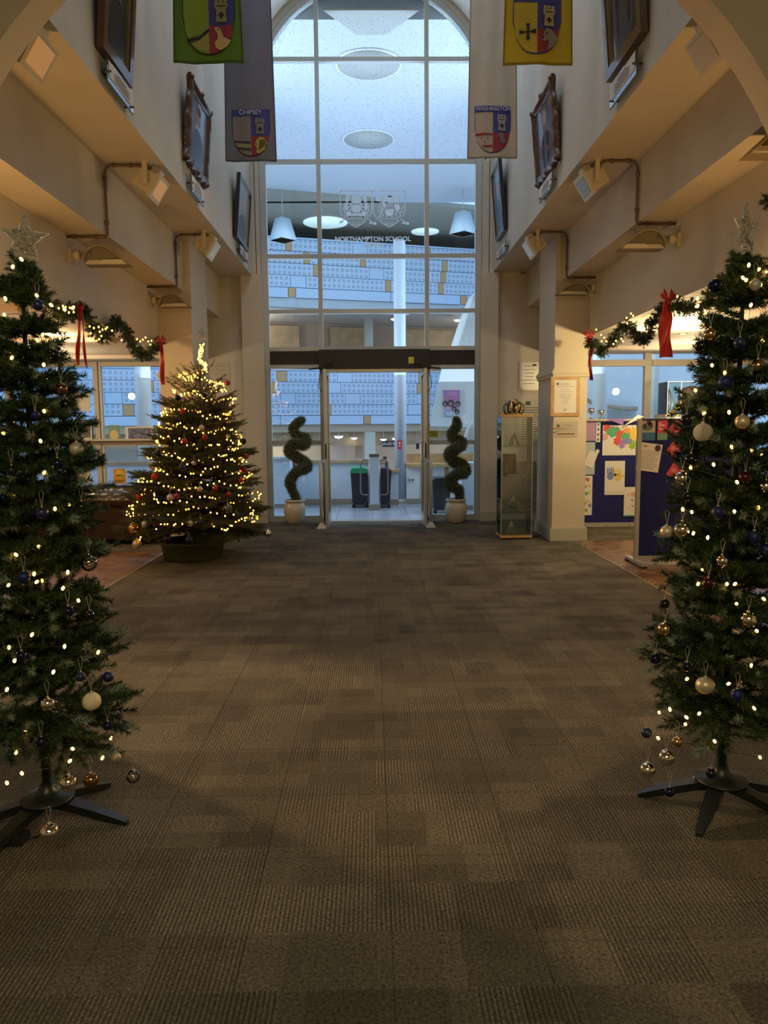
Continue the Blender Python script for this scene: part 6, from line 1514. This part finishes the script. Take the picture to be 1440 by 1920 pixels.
# ================================================================= STAR TOPPERS
GLIT = mat('glitter_silver', (.80, .76, .70), .35, .6, noise=.5, nscale=300)
def star(c, R_, label, yaw, roll, squash=1.0, stem=None, seed=1):
    e = empty('tree_star', tuple(c-Vector((0, 0, R_))), label, 'star topper'); rd = random.Random(seed)
    Rm = Euler((0, roll, yaw)).to_matrix()
    pts = [Vector(((R_ if i % 2 == 0 else R_*.42)*math.sin(PI*i/5)*squash, 0, (R_ if i % 2 == 0 else R_*.42)*math.cos(PI*i/5))) for i in range(10)]
    W3 = lambda v: c+Rm@v
    k = R_/.09
    MB().tube([W3(p) for p in pts]+[W3(pts[0])], .0026*k, 6).build('frame', GLIT, e)
    mb = MB(); th = .012*k
    def inside(v):
        n = 10; r = False
        for i in range(n):
            a, b = pts[i], pts[(i+1) % n]
            if (a.z > v.z) != (b.z > v.z) and v.x < (b.x-a.x)*(v.z-a.z)/(b.z-a.z)+a.x: r = not r
        return r
    S_ = []
    while len(S_) < 260:
        v = Vector((rd.uniform(-R_, R_), 0, rd.uniform(-R_, R_)))
        if inside(v): S_.append(v+Vector((0, rd.uniform(-th, th), 0)))
    for v in S_[:230]:
        near = [u for u in S_ if 0 < (u-v).length < R_*.34]
        if near:
            u = rd.choice(near); m_ = (u+v)/2+Vector((rd.uniform(-1, 1), 0, rd.uniform(-1, 1)))*R_*.05; mb.tube([W3(v), W3(m_), W3(u)], .0019*k, 4, cap=False)
    mb.build('wire_mesh', GLIT, e)['kind'] = 'stuff'
    if stem is not None:
        pr = [tuple(c+Rm@Vector((.018*k*math.cos(q)*(1-q/40), .018*k*math.sin(q)*(1-q/40), 0))+Vector((0, 0, -R_*.35-R_*.0-q/31*(R_*.65+(c-stem).z-R_)))) for q in [i*.5 for i in range(60)]]
        MB().tube(pr, .0016*k, 5).build('coil_spring', SILVER, e)
    return e
sl = at(45, 448, TL0.y); star(sl, .088, 'silver wire star on top of the slim left foreground tree', .15, .10, 1.0, TL1, 2)
sr = at(1398, 428, TR0.y); star(sr, .088, 'silver wire star on top of the slim right foreground tree', .62, -.02, 1.0, TR1, 3)
sf = at(378.5, 625, FC.y); star(sf, .085, 'small silver star on top of the bushy fir', .2, .08, 1.0, None, 4)

# ================================================================= BAUBLES
LOOK = {'navy': mat('navy_bauble', (.010, .016, .075), .35, .2), 'navyg': mat('navy_gloss_bauble', (.008, .012, .05), .08, .5), 'black': mat('black_bauble', (.006, .007, .010), .10, .2), 'navyglit': mat('navy_glitter_bauble', (.012, .025, .15), .5, .4, noise=.6, nscale=400),
        'silver': mat('silver_bauble', (.72, .67, .60), .10, 1), 'matte': mat('matte_silver_bauble', (.42, .39, .34), .5, .4), 'glitter': mat('glitter_bauble', (.52, .47, .38), .55, .3, bump=.8, bscale=350),
        'champ': mat('champagne_bauble', (.50, .42, .28), .42, .5), 'gold': mat('gold_bauble', (.60, .42, .18), .12, 1), 'bronze': mat('bronze_bauble', (.25, .14, .07), .12, .9), 'clear': mat('clear_bauble', (.75, .72, .68), .08, .6),
        'red': mat('red_bauble', (.38, .012, .012), .2, .3), 'maroon': mat('maroon_bauble', (.05, .008, .012), .2, .3), 'cream': mat('cream_bauble', (.60, .52, .34), .5)}
LOOK['clear'] = glass('clear_bauble_shell', (.82, .80, .76), .5, .02)
WORD = {'navy': 'matte navy', 'navyg': 'glossy navy', 'black': 'glossy black', 'navyglit': 'glittery navy', 'silver': 'mirrored silver', 'matte': 'matte silver', 'glitter': 'pale glitter', 'champ': 'matte champagne',
        'gold': 'shiny gold', 'bronze': 'bronze mirrored', 'clear': 'clear glass', 'red': 'red', 'maroon': 'dark maroon', 'cream': 'cream glitter'}
CAP = mat('bauble_cap', (.55, .50, .42), .25, .9); THR = mat('silver_thread', (.4, .38, .33), .4, .5)
ORD = ['first', 'second', 'third', 'fourth', 'fifth', 'sixth', 'seventh', 'eighth', 'ninth', 'tenth', 'eleventh', 'twelfth']
def bauble(c, r, look, label, shape='ball', thread=.06, group=None):
    e = empty('bauble', (c.x, c.y, c.z-r), label, 'bauble', group)
    n = 24 if r > .02 else 14; fl = {'ribbed': .10, 'swirl': .10}.get(shape, 0)
    k = 12; prof = []
    for i in range(k+1):
        q = PI*i/k; zz = -r*math.cos(q); rr = r*math.sin(q)
        if shape == 'onion': zz *= .88 if zz > 0 else 1.05
        prof.append((max(1e-4, rr), zz))
    if shape == 'onion': prof = [(1e-4, -r*1.75), (r*.07, -r*1.55), (r*.05, -r*1.35), (r*.16, -r*1.18)]+prof[2:]
    MB().lathe(prof, tuple(c), 32 if fl else n, flute=fl, nf=14).build('ball', LOOK[look], e)
    MB().lathe([(r*.2, r*.96), (r*.22, r*1.0), (r*.2, r*1.16), (r*.05, r*1.2)], tuple(c), 10).build('cap', CAP, e)
    z = c.z+r*1.18; w_ = min(.012, thread*.15)
    MB().tube([(c.x, c.y, z), (c.x-w_, c.y, z+thread*.8), (c.x, c.y+.004, z+thread), (c.x+w_, c.y, z+thread*.75), (c.x, c.y, z)], .0009 if r > .0 else .0006, 4, cap=False).build('thread', THR, e)
    return e
BL = [(71,572,10,'navy'),(101,665,10,'black'),(115,729,11,'bronze'),(124,759,11,'black'),(143,842,12.5,'matte'),(108,869,10,'navyg','ribbed'),(66,778,7,'navyglit'),(22,882,9,'black'),(153,951,11,'black'),(79,962,11,'navy'),(45,1082,11,'navyglit'),
      (167,1056,15,'clear'),(128,1146,10,'navyg'),(168,1153,9,'black'),(40,1230,10,'navyg'),(203,1269,10,'navy'),(152,1269,9,'navy'),(172,1315,17,'cream'),(90,1320,13,'silver'),(202,1361,9,'navyg'),(78,1391,10,'navyg'),
      (218,1420,9,'matte'),(129,1468,16,'silver'),(171,1463,14,'bronze'),(250,1456,13,'clear'),(93,1560,17,'silver','ribbed')]
BR_ = [(1341,536,12,'navyg','ribbed'),(1416,534,10,'matte'),(1332,627,12,'gold'),(1315,649,11.5,'black'),(1387,643,11,'navy'),(1421,686,12,'gold'),(1359,717,12,'navyglit'),(1421,741,9,'navyg'),(1287,787,10,'black'),(1318,811,17,'glitter'),
       (1392,791,13,'champ'),(1296,861,11,'black','ribbed'),(1279,897,13,'silver'),(1289,931,9,'black'),(1397,895,11,'maroon','ribbed'),(1436,912,12,'silver'),(1346,960,11,'navyglit'),(1250,997,12,'champ'),(1279,993,15,'silver','onion'),
       (1414,1007,12,'navyglit'),(1436,1031,12,'navyglit'),(1354,1051,10.5,'silver','onion'),(1328,1093,10,'maroon'),(1246,1132,9,'black'),(1247,1180,14,'gold'),(1403,1162,15,'silver'),(1228,1235,10,'navyg'),(1288,1250,9,'navyg'),
       (1322,1285,16,'champ','ribbed'),(1382,1303,12,'navyglit'),(1212,1374,10,'navy'),(1269,1391,10,'gold'),(1249,1421,15,'silver'),(1214,1443,14,'silver','swirl'),(1333,1450,10,'black'),(1255,1485,10,'navyg')]
BF = [(334,746,6,'navyg'),(427,718,5,'red'),(383,741,5,'navyg'),(430,766,5,'silver'),(342,771,5,'red'),(378,802,5,'matte'),(346,827,5.5,'red'),(384,820,5,'red'),(427,816,5,'silver'),(456,827,6,'black'),(296,850,6.5,'black'),(284,874,5,'champ'),
      (341,876,7,'navy'),(461,856,5,'red'),(457,880,6,'red'),(289,894,6,'red'),(321,891,5.5,'black'),(364,868,4.5,'matte'),(375,917,5.5,'champ'),(452,900,4.5,'red'),(404,916,5.5,'red'),(260,931,5.5,'red'),(319,933,6.5,'matte'),(352,921,5.5,'black'),
      (427,953,8,'clear'),(444,966,5,'navy'),(250,990,10,'gold'),(272,983,7,'matte'),(282,983,7.5,'navy'),(357,982,6,'champ'),(376,980,8,'black'),(313,1009,8,'navy'),(354,1012,6.5,'navy'),(257,1020,9,'champ'),(502,1000,7.5,'silver'),(331,930,5,'red'),(429,927,5,'red')]
def hang(listing, where, fn, group, thr, sc):
    cnt = {}
    key = lambda b: b[3]+(b[4] if len(b) > 4 else '')
    tot = {}
    for b in listing: tot[key(b)] = tot.get(key(b), 0)+1
    for b in sorted(listing, key=lambda q: q[1]):
        px, py, r, look = b[:4]; sh = b[4] if len(b) > 4 else 'ball'; k = key(b); cnt[k] = cnt.get(k, 0)+1
        wsh = {'ball': '', 'ribbed': 'ribbed ', 'swirl': 'swirled ', 'onion': 'drop-shaped '}[sh]
        lab = '%s %sbauble on the %s' % (WORD[look], wsh, where)
        if tot[k] > 1: lab += ', ' + ('highest' if cnt[k] == 1 else ('lowest' if cnt[k] == tot[k] else ORD[cnt[k]-1])) + ' of its look' + (' down' if 1 < cnt[k] < tot[k] else '')
        c, rr = fn(px, py, r); bauble(c, rr, look, lab, sh, thr, group)
def fslim(B_):
    def f(px, py, r):
        c = front(px, py, B_); c = at(px, py, c.y-.035); return c, r/F*c.y*1.04
    return f
def ffir(px, py, r):
    c = at(px, py, FC.y); dx = c.x-FC.x; rr = frad(max(.3, c.z))*.95+.03; y = FC.y-math.sqrt(max(.0025, rr*rr-dx*dx)); c = at(px, py, y); return c, r/F*y*1.0
hang(BL, 'slim left foreground tree', fslim(TL0), 'baubles on the left foreground tree', .055, 1)
hang(BR_, 'slim right foreground tree', fslim(TR0), 'baubles on the right foreground tree', .055, 1)
hang(BF, 'bushy lit fir', ffir, 'baubles on the lit fir', .05, 1)
# power box and cable at the left tree's foot
c = atz(20, 1580); e = empty('adapter', (c.x, c.y, 0), 'small black power adapter on the carpet beside the left tree stand', 'adapter')
MB().box((c.x-.06, c.y-.03, 0), (c.x+.055, c.y+.035, .032)).build('case', BLACK, e); MB().tube([(c.x+.05, c.y, .015), (c.x+.10, c.y+.03, .008), (TL0.x-.02, TL0.y, .01)], .003, 6).build('cable', BLACK, e)

# ================================================================= GARLANDS AND BOWS
def garland(sg, path, ylab, bulbs, seed):
    global rs
    rs = np.random.default_rng(seed); Xg = CX+sg*XO-sg*.10
    P = [atx(px, py, Xg) for px, py in path]
    def cat(f):
        q = f*(len(P)-1); i = min(int(q), len(P)-2); t = q-i; p0 = P[max(i-1, 0)]; p1 = P[i]; p2 = P[i+1]; p3 = P[min(i+2, len(P)-1)]
        return .5*((2*p1)+(-p0+p2)*t+(2*p0-5*p1+4*p2-p3)*t*t+(-p0+3*p1-3*p2+p3)*t**3)
    e = empty('garland', tuple(P[len(P)//2]), ylab, 'garland'); n = 60
    C = np.array([cat(i/n) for i in range(n+1)]); L_ = np.linalg.norm(np.diff(C, axis=0), axis=1).sum()
    MB().tube([tuple(c) for c in C], .012, 8).build('core', STEMM, e)
    V = []; M_ = []; ns = int(L_*150)
    for i in range(ns):
        f = rs.random()*(n-.01); k = int(f); b = C[k]+(C[k+1]-C[k])*(f-k); t = unit(C[k+1]-C[k])
        d = unit(unit(rs.normal(size=3)-t*0)+t*rs.uniform(-.2, .9)); v, ff = twig_needles(b, b+d*rs.uniform(.060, .095), 520, .036, .0062, math.radians(45)); V.append(v); M_.append(np.where(rs.random(len(ff)) < .4, 1, 0) if rs.random() > .07 else np.full(len(ff), 0))
    V = np.concatenate(V)-np.array(WL(e)); M_ = np.concatenate(M_)
    o = link('foliage', tri_mesh('foliage', V, [NEED, NEED2, FROST], M_), e, (0, 0, 0)); o['kind'] = 'stuff'
    pts = []
    for px, py in bulbs:
        p = atx(px, py, Xg-sg*.09); pts.append(p)
    f = empty('fairy_lights', tuple(P[len(P)//2]), 'warm fairy lights threaded along the %s garland' % ('left', 'right')[(sg+1)//2], 'fairy lights')
    me = BULBF_ME
    for p in pts: link('bulb', me, f, p-f.location)
    MB().tube(pts, .0015, 3, cap=False).build('wire', WIRE, f)
    return e
gl = [(20,548),(60,560),(95,575),(118,592),(140,585),(152,583),(165,598),(178,620),(195,632),(210,612),(220,605),(235,620),(245,640),(255,655),(268,668),(280,662),(292,648),(300,645)]
bl = [(110,578),(118,574),(123,576),(131,577),(138,585),(168,612),(176,615),(185,613),(187,622),(192,618),(198,617),(201,614),(190,630),(210,620),(170,625),(228,638),(257,636),(263,640),(268,637),(273,633),(278,640),(284,639),(282,646),(186,636),(129,586)]
garland(-1, gl, 'green fir garland with warm lights swagged along the left wall edge', bl, 31)
gr = [(1105,640),(1117,648),(1128,660),(1140,650),(1155,632),(1170,612),(1185,618),(1200,636),(1215,630),(1228,600),(1245,580),(1265,575),(1290,578),(1312,575),(1335,555),(1360,530),(1390,515),(1425,505),(1470,488),(1500,450),(1490,405),(1462,383),(1445,378)]
br = [(1118,618),(1127,628),(1133,633),(1137,640),(1155,639),(1165,635),(1176,606),(1183,588),(1187,592),(1199,597),(1168,640),(1175,596),(1150,645),(1128,640),(1270,556),(1308,560),(1305,575),(1405,499),(1423,506),(1395,522),(1426,534),(1437,510)]
garland(1, gr, 'green fir garland with warm lights swagged along the right wall edge', br, 32)
bl2 = bpy.data.lights.new; 
def bow(px, py, sg, tails, label, s=1.0):
    """tails: list of (x_top, x_bottom, y_bottom, width_px)"""
    Xb = CX+sg*XO-sg*.17; c = atx(px, py, Xb); Y = c.y
    e = empty('ribbon_bow', tuple(c), label, 'bow', 'red ribbon bows on the garlands'); k = Y/F
    def W3(x, y): return at(x, y, Y)
    for s_ in (-1, 1):
        for (ux, uy, wz_) in ((9, -13, 5), (5, -19, 4.5)):
            rows = []
            for i in range(9):
                t = i/8; ox = s_*ux*math.sin(t*PI*.55)*s; oy = uy*t*s; rr = []
                for j in range(5):
                    u = (j/4-.5)*wz_*(.35+1.2*math.sin(t*PI))*s; p = W3(px+ox+u*.8, py+oy+abs(u)*.3); rr.append((p.x, p.y-.02*math.sin(t*PI)-.006*math.sin(j*2.1+i), p.z))
                rows.append(rr)
            MB().grid(rows).build('loop', RED, e)
    MB().sphere(tuple(c), 4.2*k*s, 12, sz=1.3).build('knot', RED, e)
    for x0, x1, yb, wd in tails:
        rows = []; n = 22
        for i in range(n+1):
            t = i/n; x = x0+(x1-x0)*t+1.2*math.sin(t*7); y = py+(yb-py)*t; w_ = wd*(.45+.55*min(1, t*3)); rr = []
            for j in range(6):
                u = j/5-.5; yy = y+(abs(u)*6*0+(-3*(0.5-abs(u)) if i == n else 0)); p = W3(x+u*w_, yy); rr.append((p.x, p.y-.02+.018*math.sin(t*9+u*5)+.01*math.sin(u*9), p.z))
            rows.append(rr)
        b2 = [[(p[0], p[1]+.002, p[2]) for p in r][::-1] for r in rows]
        MB().grid(rows).grid(b2).build('tail', RED, e)
bow(151, 584, -1, [(150, 148, 686, 8), (154, 164, 692, 4)], 'dark red ribbon bow with two long tails nearer the camera on the left garland', .8)
bow(301, 645, -1, [(303, 307, 722, 9)], 'red ribbon bow with one wide tail at the far end of the left garland', .9)
bow(1252, 566, 1, [(1246, 1246, 671, 22)], 'large red ribbon bow with a wide tail on the right garland', 1.3)
bow(1104, 634, 1, [(1106, 1107, 714, 5)], 'narrow red ribbon bow with a thin tail at the far end of the right garland', .9)
